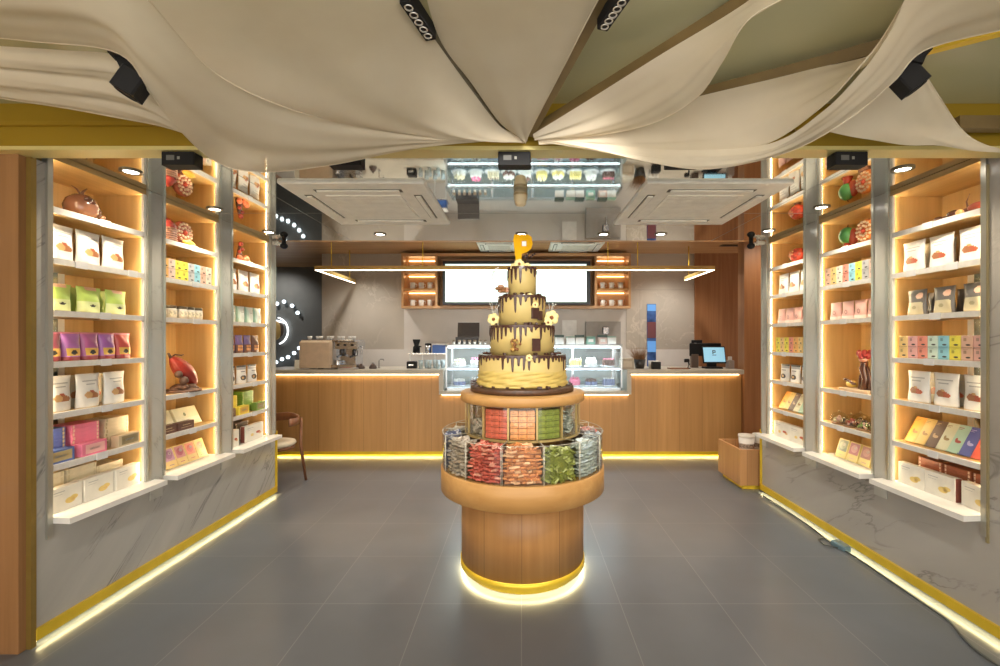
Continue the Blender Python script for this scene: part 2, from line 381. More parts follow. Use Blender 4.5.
# near ends: left marble strip and wood pilaster, right marble wall
m = MB(); m.box(-2.97, 2.352, .61, -2.55, 2.425, 2.55); struct(m.build('wall_left', MARB), 'narrow marble strip at the near end of the left cabinets', 'wall')
m = MB(); m.box(-2.563, 2.325, 0, -2.535, 2.352, 2.55); struct(m.build('trim_8', mat('gold_edge_dark', (.30, .20, .05), .35, .5)), 'gold corner bead beside the wooden pilaster', 'trim')
m = MB(); m.box(-2.69, 2.29, 0, -2.56, 2.345, 2.55); struct(m.build('wall_left', W_PIL), 'reddish oak pilaster at the near left', 'wall')
m = MB(); m.box(-3.4, 2.30, 0, -2.68, 2.345, 2.55); struct(m.build('wall_left', W_PALE), 'oak panel left of the pilaster', 'wall')
m = MB(); m.box(2.53, .6, .61, 2.97, 2.44, 2.72); struct(m.build('wall_right', MARB_R), 'tall marble wall at the near right', 'wall')
m = MB(); m.box(2.520, 2.432, .50, 2.535, 2.445, 2.55); struct(m.build('trim_9', mat('gold_edge_dull', (.36, .30, .16), .4, .4)), 'gold corner bead at the near right marble', 'trim')
# small things at the extreme left
t = thing('wall_shelf', (-2.75, 2.2, 0), 'lit wall shelf at the far left edge of the picture', 'shelf')
m = MB(); m.box(-.20, -.10, 2.125, .045, .10, 2.15); m.build('shelf_board', NOSE, t)
m = MB(); m.box(-.20, .085, 2.155, .035, .098, 2.17); m.build('light_strip', LED_W, t)
t = thing('side_cabinet', (-2.80, 2.18, 0), 'low oak cabinet with white top at the far left edge', 'cabinet')
m = MB(); m.box(-.2, -.1, 0, .115, .12, .80); m.build('body', W_RING, t)
m = MB(); m.box(-.2, -.11, .80, .125, .12, .835); m.build('top', SILL, t)

# the gold beam across the room
m = MB(); z0, z1 = EYE + .946, ZC
m.xprism([(2.24, z0 + .018), (2.24, z0 + .115), (2.225, z0 + .118), (2.225, z0 + .135), (2.235, z0 + .14), (2.245, z1), (2.34, z1), (2.34, z0 + .018)], -3.4, 3.4, 0)
m.xprism([(2.236, z0), (2.236, z0 + .018), (2.342, z0 + .018), (2.342, z0)], -3.4, 3.4, 1)
struct(m.build('beam', [GOLDB, GOLDL]), 'olive gold beam crossing the room above the display cabinets', 'beam')

# ribs of the canopy ceiling
P0 = at(528, 134, 2.20)
def ribline(pts, w, h, mt, label):
    m = MB(); pts = [atz(*p) if len(p) == 3 else p for p in pts]
    for a, b in zip(pts[:-1], pts[1:]): m.bar(a, b, w, h, 0)
    o = m.build('ceiling_rib', mt); tag(o, label, 'ceiling rib'); return o
ribline([(529, 132, 1.01), (604, -8, 1.14)], .042, .05, RIB, 'wooden canopy rib running from the gathering point to top centre')
ribline([(534, 133, 1.01), (742, 5, 1.15), (775, -16, 1.15)], .045, .05, RIB, 'wooden canopy rib slanting right from the gathering point')
ribline([(690, 99, 1.12), (790, 74, 1.13), (895, 45, 1.13)], .06, .05, RIB, 'dark wooden canopy rib behind the right linen swag')
ribline([(795, 129, 1.03), (840, 110, 1.07), (898, 55, 1.13)], .07, .04, GOLDB, 'gold canopy rib descending from the right spotlight')
ribline([(905, 55, 1.13), (1010, 28, 1.13), (1060, 16, 1.13)], .035, .03, GOLDT, 'gold canopy rib at the right edge of the picture')
ribline([(955, 124, 1.04), (1060, 124, 1.04)], .05, .06, RIB, 'brown canopy rail above the beam at far right')
ribline([(505, 134, 1.01), (440, 42, 1.12), (405, -12, 1.14)], .022, .03, mat('track_grey', (.22, .2, .15), .35, .5), 'slim grey lighting track between the left and middle linen sheets')

# linen sheets
def catmull(P, n):
    out = []
    L = len(P)
    for i in range(n):
        u = i / (n - 1) * (L - 1); k = min(int(u), L - 2); f = u - k
        p0, p1, p2, p3 = P[max(k - 1, 0)], P[k], P[k + 1], P[min(k + 2, L - 1)]
        out.append(.5 * ((2 * p1) + (p2 - p0) * f + (2 * p0 - 5 * p1 + 4 * p2 - p3) * f * f + (3 * p1 - p0 - 3 * p2 + p3) * f ** 3))
    return out
def sheet(T, B, label, sag=.03, wr=.006, freq=5, seed=0, ns=56, ntt=22):
    T = catmull([atz(*p) for p in T], ns); B = catmull([atz(*p) for p in B], ns)
    rnd = random.Random(seed); ph = [rnd.uniform(0, 6.28) for _ in range(4)]
    vs = []; fs = []
    for i in range(ns):
        for j in range(ntt + 1):
            t = j / ntt; p = T[i].lerp(B[i], t)
            w = sin(pi * t) ** .8
            p = p + Vector((0, 0, -sag * w + wr * w * (sin(freq * 2 * t + ph[0] + 1.5 * i / ns) + .5 * sin(freq * 4.7 * t + ph[1] - i * .05))))
            vs.append(tuple(p))
    q = ntt + 1
    for i in range(ns - 1):
        for j in range(ntt): fs.append((i * q + j, (i + 1) * q + j, (i + 1) * q + j + 1, i * q + j + 1))
    # rolled hem along the lower edge
    m = MB(); m.add(vs, fs, 0, True)
    m.tube([vs[i * q + ntt] for i in range(ns)], .0028, 6, 0)
    o = m.build('linen_drape', LINEN); tag(o, label, 'drape', 'linen sheets draped under the ceiling'); return o
sheet([(-70, 40, 1.08), (0, 46, 1.08), (60, 50, 1.07), (118, 56, 1.05), (150, 84, .98), (195, 130, .90)],
      [(-70, 84, .98), (0, 98, .98), (60, 107, .965), (115, 117, .945), (165, 127, .925), (212, 143, .89)], 'narrow creased linen strip at the far left beneath the wide drapes', .02, .012, 9, 1)
sheet([(-90, -60, 1.1), (60, -60, 1.08), (190, 20, 1.02), (300, 80, .98), (410, 120, .975), (524, 135, .99)],
      [(-90, 30, 1.06), (30, 41, 1.05), (118, 53, 1.0), (150, 93, .93), (178, 128, .885), (215, 161, .845), (258, 172, .81), (330, 165, .835), (410, 149, .90), (490, 139, .965), (524, 137, .985)],
      'wide linen sheet sagging lowest above the left middle cabinet', .03, .006, 5, 2, 70)
sheet([(330, -120, 1.06), (400, -15, 1.08), (434, 38, 1.08), (470, 88, 1.05), (500, 126, 1.0), (522, 135, .985)],
      [(40, -120, .98), (150, 2, .965), (215, 73, .93), (290, 109, .905), (370, 129, .92), (450, 137, .945), (522, 137, .98)],
      'largest linen sheet left of centre with a curved lower hem', .035, .005, 4, 3, 70)
sheet([(408, -90, 1.09), (437, 33, 1.08), (472, 84, 1.05), (502, 125, 1.0), (524, 136, .985)],
      [(650, -90, 1.12), (598, 0, 1.10), (566, 62, 1.06), (540, 112, 1.01), (528, 136, .985)], 'middle linen sheet narrowing to the gathering point above the cake', .035, .005, 4, 4)
sheet([(533, 134, .985), (590, 99, 1.03), (660, 55, 1.07), (745, 3, 1.11), (800, -45, 1.13)],
      [(536, 137, .983), (590, 136, .935), (650, 124, .92), (696, 98, .93), (722, 62, .96), (748, 20, 1.0), (800, -12, 1.05), (850, -60, 1.08)], 'linen sheet right of the gathering point with an S shaped edge', .02, .006, 5, 5)
sheet([(540, 136, .985), (600, 120, 1.0), (660, 108, 1.05), (700, 96, 1.08), (800, 72, 1.10), (885, 47, 1.12), (925, -10, 1.13)],
      [(538, 138, .978), (580, 143, .92), (640, 150, .85), (700, 152, .82), (765, 144, .83), (820, 108, .88), (860, 66, .95), (885, 34, 1.02), (925, -35, 1.1)], 'broad linen swag hanging below the dark right rib', .03, .006, 5, 6, 64)
sheet([(538, 138, .98), (600, 144, .89), (680, 150, .82), (768, 144, .825), (822, 112, .875), (865, 68, .95), (890, 32, 1.0), (935, -40, 1.08), (1080, -90, 1.1)],
      [(538, 139, .975), (590, 148, .86), (645, 161, .775), (700, 169, .745), (752, 162, .77), (800, 147, .83), (850, 118, .89), (893, 82, .97), (925, 50, 1.05), (1000, 30, 1.10), (1080, 12, 1.12)],
      'lowest linen swag at right rising to the top right corner', .015, .004, 6, 7, 70)
sheet([(902, 62, 1.12), (880, 88, 1.07), (850, 116, .995), (826, 131, .95)],
      [(916, 60, 1.12), (938, 95, 1.06), (962, 130, .97), (985, 145, .905), (1020, 153, .88)], 'pointed linen sheet hanging over the beam behind the right spotlight', .02, .008, 4, 8)

# black adaptor boxes under the beam
for i, (px, py) in enumerate(((182.5, 163), (347, 164), (514.5, 164), (682, 165), (847, 162.5))):
    p = at(px, py, 2.29)
    t = thing('adaptor_box', (p.x, p.y, 0), 'small black adaptor box under the gold beam, %s' % lat(i, 5), 'adaptor box', 'black boxes along the underside of the gold beam')
    m = MB(); m.bbox(-.082, -.035, EYE + .946 - .068, .082, .035, EYE + .946, .004); m.build('housing', BLACK, t)
    m = MB(); m.box(-.055, -.0365, 2.502, -.015, -.035, 2.527); m.build('rating_label', mat('label_grey', (.12, .12, .11), .5), t)
    m = MB(); m.box(.0, -.0365, 2.506, .012, -.035, 2.520); m.build('indicator', mat('label_pale', (.25, .25, .22), .5), t)
# square spotlights
def spot(name, px, py, d, tilt, rz, label, ztop):
    p = at(px, py, d); t = thing(name, p, label, 'spotlight', None, rz)
    m = MB(); m.X = Matrix.Rotation(R(tilt), 4, 'Y'); m.bbox(-.04, -.04, -.045, .04, .04, .045, .006)
    m.lathe([(.036, -.0451), (.036, -.048), (.030, -.048), (.030, -.037)], 24, mi=0); m.build('lamp_housing', BLACK, t)
    m = MB(); m.X = Matrix.Rotation(R(tilt), 4, 'Y'); m.lathe([(.030, -.040), (0, -.040)], 20); m.build('lens', mat('lens_glass', (.3, .3, .28), .1), t)
    m = MB(); m.bar((0, 0, .03), (-.035 * (1 if tilt > 0 else -1), 0, .11), .02, .05); m.bbox(-.035 * (1 if tilt > 0 else -1) - .03, -.03, .09, -.035 * (1 if tilt > 0 else -1) + .03, .03, .12, .003)
    m.build('bracket', BLACK, t); return t
spot('track_spotlight', 133, 84, 1.66, 28, .3, 'black square spotlight hanging from the left linen sheets', 2.7)
sp = spot('track_spotlight', 908, 80, 1.72, -35, -.3, 'black square spotlight at right with a second head beside it', 2.7)
m = MB(); m.X = Matrix.Rotation(R(20), 4, 'Y'); m.bbox(-.075, -.05, .04, .015, .05, .125, .008); m.build('second_head', BLACK, sp)
# five-lens linear spots
def linear(px, py, qx, qy, z, label):
    a, b = atz(px, py, z), atz(qx, qy, z); t = thing('linear_spotlight', (a + b) / 2, label, 'spotlight', None, math.atan2(b.y - a.y, b.x - a.x))
    L = (b - a).length
    m = MB(); m.bbox(-L / 2, -.020, -.012, L / 2, .020, .035, .003); m.build('housing', BLACK, t)
    for k in range(5):
        m = MB(); x = (-.5 + (k + .5) / 5) * L * .92
        m.lathe([(.0145, -.0125), (.0145, -.015), (.011, -.015), (.007, -.006), (0, -.004)], 18, x, 0); m.build('lens', mat('led_lens', (.75, .73, .68), .15, .6), t)
linear(405, -2, 431, 37, 1.07, 'black five lens linear spotlight left of top centre')
linear(625, -6, 602, 27, 1.08, 'black five lens linear spotlight right of top centre')

# ------------------------------------------------------------------ air conditioner cassettes
def cassette(x0, x1, d0, d1, z, label, cat='air conditioner'):
    cx, cy = (x0 + x1) / 2, (d0 + d1) / 2; w, h = (x1 - x0) / 2, (d1 - d0) / 2
    t = thing('air_conditioner', (cx, cy, z), label, cat)
    m = MB(); m.X = Matrix.Diagonal((1, 1, -1, 1)); m.bbox(-w, -h, 0, w, h, .018, .008)
    gx = w * .55; m.box(-gx, -h * .55, .018, gx, h * .55, .023)
    m.build('panel', CREAM_P, t)
    m = MB()
    for k in range(16):
        y = -h * .5 + h * (k + .5) / 16
        m.box(-gx * .93, y - .004, -.0245, gx * .93, y + .004, -.023)
    m.build('intake_grille', mat('grille_cream', (.70, .67, .58), .5), t)
    a = w * .62; b = w * .78
    for (X0, Y0, X1, Y1) in ((-a, -b - .035, a, -b + .02), (-a, b - .02, a, b + .035), (-b - .035, -a, -b + .02, a), (b - .02, -a, b + .035, a)):
        m = MB(); m.box(X0, Y0, -.0195, X1, Y1, -.018); m.build('air_slot', mat('slot_dark', (.10, .09, .06), .5), t)
        m = MB()
        if X1 - X0 > Y1 - Y0: m.box(X0 + .02, (Y0 + Y1) / 2 - .018, -.029, X1 - .02, (Y0 + Y1) / 2 + .018, -.0195)
        else: m.box((X0 + X1) / 2 - .018, Y0 + .02, -.029, (X0 + X1) / 2 + .018, Y1 - .02, -.0195)
        m.build('louvre', CREAM_P, t)
    return t
cassette(-1.57, -.62, 2.88, 3.92, ZM, 'large cream ceiling air conditioner at left under the mirror ceiling')
cassette(.80, 1.75, 2.88, 3.92, ZM, 'large cream ceiling air conditioner at right under the mirror ceiling')
cassette(-.68, -.02, 6.78, 7.42, ZS, 'white ceiling air conditioner above the left menu screen')
cassette(.44, 1.26, 6.78, 7.42, ZS, 'white ceiling air conditioner above the right menu screen')

# downlights in the mirror
DL = [(-2.36, 2.72), (-2.385, 3.5), (-2.38, 4.24), (2.27, 2.68), (2.30, 3.45), (2.30, 4.19), (-1.36, 4.33), (0.0, 4.33), (.79, 4.33), (1.34, 4.33)]
LBL = ['nearest ceiling downlight above the left cabinets', 'middle ceiling downlight above the left cabinets', 'farthest ceiling downlight above the left cabinets',
       'nearest ceiling downlight above the right cabinets', 'middle ceiling downlight above the right cabinets', 'farthest ceiling downlight above the right cabinets',
       'ceiling downlight just beyond the left air conditioner', 'ceiling downlight directly above the letter topper', 'ceiling downlight right of the letter topper', 'ceiling downlight just beyond the right air conditioner']
for (x, d), lb in zip(DL, LBL):
    t = thing('downlight', (x, d, ZM), lb, 'downlight', 'round downlights in the mirror ceiling')
    m = MB(); m.lathe([(.058, 0), (.058, -.007), (.043, -.009), (.037, -.003)], 28); m.build('trim_ring', mat('ring_dark', (.16, .14, .10), .35, .5), t)
    m = MB(); m.lathe([(.038, -.004), (0, -.005)], 24); m.build('diffuser', glow('downlight_glow', (1, .93, .82), 14), t)
# ceiling sensor
t = thing('ceiling_sensor', (at(520.5, 191, 3.08).x, 3.08, ZM), 'cream cylindrical sensor on the mirror ceiling above the cake', 'ceiling sensor')
m = MB(); m.lathe([(.0, 0), (.046, 0), (.046, -.06), (.040, -.064), (.040, -.085), (.03, -.1), (0, -.104)], 28); m.build('body', mat('sensor_cream', (.78, .66, .42), .4), t)
m = MB(); m.lathe([(.0475, -.02), (.0475, -.035)], 28); m.build('band', mat('sensor_band', (.4, .3, .15), .4), t)

# little dome cameras hanging at each end of the mirror edge
for px, lb in ((284, 'small black camera with a ruffled white shade at left'), (751, 'small black camera with a ruffled white shade at right')):
    p = at(px, 243, 4.6); s = -1 if px < 500 else 1
    t = thing('security_camera', p, lb, 'camera')
    m = MB(); m.ball((0, 0, -.03), .038, 0, 16, (1, 1, .8)); m.lathe([(.02, -.005), (.02, .03), (0, .03)], 16); m.build('camera_body', BLACK, t)
    m = MB()
    for k in range(9):
        a = -1.1 + k * .3
        m.ball((s * (.04 + .09 * sin(k * .35)), 0, -.012 + .022 * (k / 8)), .018, 0, 8)
    m.build('ruffled_shade', mat('ruffle_white', (.75, .72, .62), .6), t)
# slot vent in the soffit
t = thing('slot_vent', (3.55, 7.0, ZS), 'dark slot vent in the soffit above the till', 'vent')
m = MB(); m.box(-.45, -.05, -.012, .62, .05, 0); m.build('vent_frame', mat('vent_brown', (.10, .06, .03), .5), t)
m = MB(); m.box(-.43, -.035, -.013, .60, .035, -.012); m.build('opening', BLACK, t)

# ------------------------------------------------------------------ pendant light loop
t = thing('pendant_light', (0, 6.2, 0), 'slim gold rectangular pendant light with glowing underside over the counter', 'pendant light')
zl = EYE + .965; xa, xb = (315 - VX) * 6.2 / FPX, (714.5 - VX) * 6.2 / FPX
m = MB()
m.box(xa, -.02, zl, xb, .02, zl + .055); m.box(xa, .02, zl, xa + .04, 1.42, zl + .055); m.box(xb - .04, .02, zl, xb, 1.05, zl + .055)
m.build('frame', mat('pendant_gold', (.62, .44, .16), .35, .5), t)
for a in (((xa + .005, -.015, xb - .005, .015)), ((xa + .005, .02, xa + .035, 1.41)), ((xb - .035, .02, xb - .005, 1.04))):
    m = MB(); m.box(a[0], a[1], zl - .006, a[2], a[3], zl); m.build('light_strip', glow('pendant_led', (1, .86, .62), 5), t)
m = MB(); m.box(xa + .003, -.024, zl + .006, xb - .003, -.0205, zl + .012); m.build('side_trim', GOLDT, t)
for x, y in ((-2.62, 0), (-1.36, 0), (1.19, 0), (1.6, .0), (xa + .02, 1.2), (xb - .02, .9)):
    m = MB(); m.tube([(x, y, zl + .05), (x, y, ZS)], .006, 6); m.build('cable', GOLDT, t)

# ------------------------------------------------------------------ screens and alcove shelves
pw = lambda px: (px - VX) * D_M / FPX
pz = lambda py: EYE + (VY - py) * D_M / FPX
t = thing('display_shelf', (0, D_M, 0), 'long lit oak wall unit holding cups and framing the menu screens', 'shelf')
m = MB(); x0, x1, za, zb = pw(406), pw(626.5), pz(309.5), pz(256.5)
m.box(x0, -.03, za, x1, -.005, zb)
m.build('back_panel', W_SOFF, t)
m = MB()
m.box(x0, -.30, zb - .05, x1, -.03, zb); m.box(x0, -.30, za, x1, -.03, za + .04)
for px in (406, 438.5, 592, 624.5): m.box(pw(px), -.30, za + .04, pw(px) + .035, -.03, zb - .05)
m.build('frame', W_SOFF, t)
for a, b in ((408, 438.5), (594, 624.5)):
    for py in (274.5, 291.0):
        m = MB(); m.box(pw(a) + .001, -.285, pz(py) - .012, pw(b), -.03, pz(py) + .012); m.build('shelf_board', W_RING, t)
    for py in (261.5, 277, 293.5):
        m = MB(); m.box(pw(a) + .03, -.05, pz(py) - .003, pw(b) - .02, -.035, pz(py) + .003); m.build('light_strip', glow('alcove_led', (1, .76, .4), 6), t)
CUP = MB(); CUP.lathe([(0, 0), (.030, 0), (.040, .012), (.046, .105), (.043, .105), (.037, .016), (0, .012)], 16)
CUP.tube([(.044, 0, .085), (.07, 0, .08), (.072, 0, .045), (.042, 0, .03)], .006, 6)
CUP = CUP.mesh('cup', mat('cup_white', (.86, .84, .78), .3))
for side, (a, b) in (('left', (410, 438)), ('right', (595, 624))):
    for r, (py, nm) in enumerate(((274.5, 'top'), (291.0, 'middle'), (309.5, 'bottom'))):
        for k in range(3):
            x = pw(a) + (pw(b) - pw(a)) * (k + .62) / 3.3
            o = put('cup', CUP, None, (x, D_M - .19, pz(py) + (.012 if r < 2 else .04)), .4 * k)
            tag(o, 'white cup on %s shelf of %s wall alcove, %s' % (nm, side, lat(k, 3)), 'cup', 'white cups in the %s wall alcove' % side)
for a, b, lb in ((442.5, 517.5, 'left glowing white menu screen behind the cake'), (517.7, 590.5, 'right glowing white menu screen behind the cake')):
    t = thing('menu_screen', (0, D_M - .34, 0), lb, 'screen')
    k = (D_M - .34) / FPX; X = lambda px: (px - VX) * k; Z = lambda py: EYE + (VY - py) * k
    m = MB(); m.bbox(X(a), 0, Z(304.5), X(b), .05, Z(261), .006); m.build('bezel', mat('bezel_dark', (.03, .035, .04), .3), t)
    m = MB(); m.box(X(a) + .045, -.002, Z(302), X(b) - .035 + (.04 if a < 500 else 0) - .03, 0, Z(264)); m.build('screen', SCREEN, t)

# slit window in the right marble, reflected blue and daylight painted on its pane
t = struct(thing('window_1', (0, D_M - .012, 0), 'narrow blue slit window in the right marble wall', 'window'), 'narrow blue slit window in the right marble wall', 'window')
m = MB(); X = lambda px: (px - VX) * 7.68 / FPX; Z = lambda py: EYE + (VY - py) * 7.68 / FPX
m.box(X(647), -.012, Z(368), X(656), 0, Z(304)); m.build('window_pane', mat('blue_pane', (.06, .13, .35), .1, 0, .5, 6), t)
m = MB(); m.box(X(647.2), -.0135, Z(352), X(655.8), -.012, Z(341)); m.box(X(647.2), -.0135, Z(311), X(655.8), -.012, Z(304.5)); m.build('painted_daylight_band', glow('painted_sky_blue', (.10, .28, .62), .35), t)
m = MB(); m.box(X(647.2), -.0135, Z(338), X(655.8), -.012, Z(322)); m.build('painted_shopfront_band', mat('maroon_band', (.16, .05, .06), .4), t)
# ------------------------------------------------------------------ service counter
DC = 6.15
t = thing('service_counter', (0, DC, 0), 'long oak service counter with stone top across the back of the shop', 'counter')
XL, XR, XA, XB = -3.62, 3.02, -1.09, 1.46
zt, zl_ = 1.175, .905
m = MB(); m.box(XL, .03, .07, XA, .72, zt - .04); m.build('left_body', W_COUNTER, t)
m = MB(); m.box(XB, .03, .07, XR, .72, zt - .04); m.build('right_body', W_COUNTER, t)
m = MB(); m.box(XA, .03, .07, XB, .72, zl_ - .04); m.build('middle_body', W_COUNTER, t)
m = MB(); m.bbox(XL, -.05, zt - .04, XA + .03, .74, zt + .02, .006); m.box(XA - .03, -.05, zl_, XA + .03, .74, zt - .04)
m.build('left_top', STONE, t)
m = MB(); m.bbox(XB - .03, -.05, zt - .04, XR, .74, zt + .02, .006); m.box(XB - .03, -.05, zl_, XB + .03, .74, zt - .04)
m.build('right_top', STONE, t)
m = MB(); m.bbox(XA - .03, -.05, zl_ - .045, XB + .03, .74, zl_ + .0, .006); m.build('middle_top', STONE, t)
for a, b, z in ((XL + .05, XA - .04, zt - .04), (XB + .04, XR - .05, zt - .04), (XA + .0, XB - .0, zl_ - .045)):
    m = MB(); m.box(a, .0, z - .012, b, .018, z - .001); m.build('light_strip', LED_W, t)
m = MB(); m.box(XL, .045, 0, XR, .1, .07); m.box(XL, .022, .022, XR, .045, .07); m.build('kick_base', GOLDT, t)
m = MB(); m.box(XL, .026, .0212, XR, .042, .0218); m.build('kick_light', LED_Y, t)
m = MB(); m.box(XL - .3, .1, .0, XL, .7, zt); m.build('end_panel', W_WALL, t)

# back counter
t = thing('back_counter', (0, 7.1, 0), 'low stone topped work counter behind the service counter', 'counter')
m = MB(); m.box(-3.3, .05, 0, 2.9, .57, .92); m.build('body', STEEL, t)
m = MB(); m.box(-3.3, 0, .92, 2.9, .57, .96); m.build('top', STONE, t)

# display case
t = thing('cake_display_case', (0, 6.22, .905), 'glass cake display case glowing cool white in the middle of the counter', 'display case')
xa, xb, H, D = -1.05, 1.395, .645, .55
m = MB()
for x in (xa, xb - .022):
    for y in (0, D - .022): m.box(x, y, 0, x + .022, y + .022, H - .02)
for y in (0, D - .022): m.box(xa, y, 0, xb, y + .022, .03); m.box(xa, y, H - .045, xb, y + .022, H - .02)
for x in (xa, xb - .022): m.box(x, .022, 0, x + .022, D - .022, .03); m.box(x, .022, H - .045, x + .022, D - .022, H - .02)
m.build('frame', mat('case_aluminium', (.55, .58, .60), .3, .8), t)
m = MB(); m.box(xa + .022, .008, .03, xb - .022, .012, H - .045); m.build('front_glass', GLASS, t)
m = MB(); m.box(xa - .005, -.01, H - .02, xb + .005, D + .01, H - .008); m.build('top_glass', GLASS, t)
m = MB(); m.box(xa + .009, .022, .03, xa + .013, D - .022, H - .045); m.build('side_glass', GLASS, t)
m = MB(); m.box(xb - .013, .022, .03, xb - .009, D - .022, H - .045); m.build('side_glass', GLASS, t)
m = MB(); m.box(xa + .014, .02, .30, xb - .014, D - .05, .308); m.build('glass_shelf', GLASS, t)
m = MB(); m.box(xa + .014, .012, .295, xb - .014, .02, .312); m.build('shelf_rail', STEEL, t)
m = MB(); m.box(xa + .022, .023, 0.004, xb - .022, D - .023, .03); m.build('deck', mat('case_white', (.82, .86, .88), .3), t)
m = MB(); m.box(xa + .03, .024, H - .058, xb - .03, .042, H - .046); m.build('light_tube', LED_C, t)
m = MB(); m.box(xa + .03, .024, .283, xb - .03, .036, .294); m.build('light_tube', LED_C, t)
m = MB()
for k in range(4):
    x = xa + .03 + k * .6; m.box(x, D - .04, .03, x + .56, D - .034, H - .046)
m.build('sliding_door', glass('door_glass', (.75, .85, .9), .1), t)
m = MB()
for k in range(5): x = min(xa + .0 + k * .6, xb - .03); m.box(x, D - .044, .03, x + .03, D - .03, H - .045)
m.build('door_post', STEEL, t)
# cakes
def cake(kind, col, top, lb, loc):
    tt = thing('cake', loc, lb, 'cake', 'cakes in the glass display case')
    tt.scale = (1.1, 1.1, 1.7)
    m = MB(); m.lathe([(0, .0), (.07, 0), (.105, .008), (.105, .012), (0, .012)], 24); m.build('plate', mat('plate_white', (.85, .87, .88), .2), tt)
    m = MB()
    if kind == 0:
        m.lathe([(0, .012), (.072, .012), (.074, .05), (.068, .058), (0, .060)], 20, mi=0)
        for k in range(7): a = k * 2 * pi / 7; m.ball((.048 * cos(a), .048 * sin(a), .066), .014, 1, 8)
    elif kind == 1:
        for k in range(5):
            x = -.06 + k * .03; m.bbox(x, -.05, .012, x + .024, .05, .062, .004, 0); m.ball((x + .012, -.02, .067), .009, 1, 7)
    else:
        for k in range(6):
            a = k * pi / 3; m.lathe([(0, .012), (.022, .012), (.028, .04), (0, .042)], 10, .055 * cos(a), .055 * sin(a), 0); m.ball((.055 * cos(a), .055 * sin(a), .05), .018, 1, 8)
        m.lathe([(0, .012), (.022, .012), (.028, .04), (0, .042)], 10, 0, 0, 0); m.ball((0, 0, .052), .02, 1, 8)
    m.build('sponge', [mat('cake_' + col[0], col[1], .5), mat('topping_' + top[0], top[1], .35)], tt)
Y_ = ('yellow', (.85, .70, .25)); P_ = ('pink', (.75, .16, .28)); W_ = ('white', (.85, .83, .78)); C_ = ('chocolate', (.10, .04, .025)); B_ = ('blue', (.16, .22, .42)); L_ = ('cream', (.82, .72, .5))
cakes = [[(2, W_, L_), (0, W_, P_), (1, L_, C_), (2, C_, W_), (0, W_, C_), (0, Y_, L_), (2, Y_, W_), (1, Y_, L_), (0, W_, W_), (1, C_, P_)],
         [(2, B_, W_), (0, C_, W_), (1, W_, B_), (0, W_, L_), (2, C_, P_), (1, W_, P_), (0, P_, W_), (0, P_, P_), (2, B_, C_), (1, B_, W_)]]
for r in range(2):
    for k, (kd, a, b) in enumerate(cakes[r]):
        x = xa + .16 + k * .236
        cake(kd, a, b, '%s dessert with %s topping on %s level of the display case, %s' % (a[0], b[0], ('upper', 'lower')[r], ['far left', 'second from left', 'third from left', 'fourth from left', 'left of middle', 'right of middle', 'fourth from right', 'third from right', 'second from right', 'far right'][k]), (x, 6.22 + .24, .905 + (.308, .03)[r]))
# things on the display case
zc = .905 + .645 - .008
cardm = [mat('card_dark', (.05, .09, .075), .4), mat('card_pale', (.72, .70, .64), .5), mat('card_green', (.22, .38, .30), .5), mat('card_rose', (.62, .45, .38), .5)]
for k, (px, c) in enumerate(((559.5, 1), (571, 1), (580, 1), (591, 2), (603, 3), (612, 1))):
    x = (px - VX) * 6.3 / FPX
    tt = thing('gift_box', (x, 6.36, zc), 'small dark lidded gift box on the display case, %s' % lat(k, 6), 'box', 'gift boxes lined up on the display case')
    m = MB(); m.bbox(-.06, -.05, 0, .06, .05, .095, .004); m.build('box_body', cardm[c], tt)
    m = MB(); m.bbox(-.064, -.054, .095, .064, .054, .130 if k % 2 == 0 else .108, .004); m.build('lid', cardm[0 if k % 2 == 0 else 2], tt)
    m = MB(); m.box(-.035, -.0515, .03, .035, -.05, .07); m.build('label', cardm[1], tt)
x = (466 - VX) * 6.4 / FPX
tt = thing('gift_hamper', (x, 6.5, zc), 'black open hamper box standing on the display case left of the cake', 'box')
m = MB(); m.bbox(-.15, -.1, 0, .17, .1, .10, .004); m.build('box_body', mat('hamper_black', (.035, .03, .028), .45), tt)
m = MB(); m.X = Matrix.Translation((0, .1, .10)) @ Matrix.Rotation(R(-12), 4, 'X'); m.bbox(-.15, -.006, 0, .17, .006, .22, .003); m.box(-.11, -.008, .12, .14, -.006, .128); m.box(-.11, -.008, .05, .14, -.006, .058)
m.build('lid', mat('hamper_lid', (.05, .04, .035), .4), tt)
for k in range(7):
    x = (454 + k * 5.2 - VX) * 6.3 / FPX
    m = MB(); m.lathe([(0, 0), (.018, 0), (.022, .06), (.019, .06), (.016, .006), (0, .004)], 12); g = m.build('glass_cup', mat('amber_glass', (.45, .38, .30), .15, 0, .3), None, (x, 6.31, zc))
    tag(g, 'small tasting glass on display case before black hamper, %s' % lat(k, 7), 'glass', 'tasting glasses on the display case')

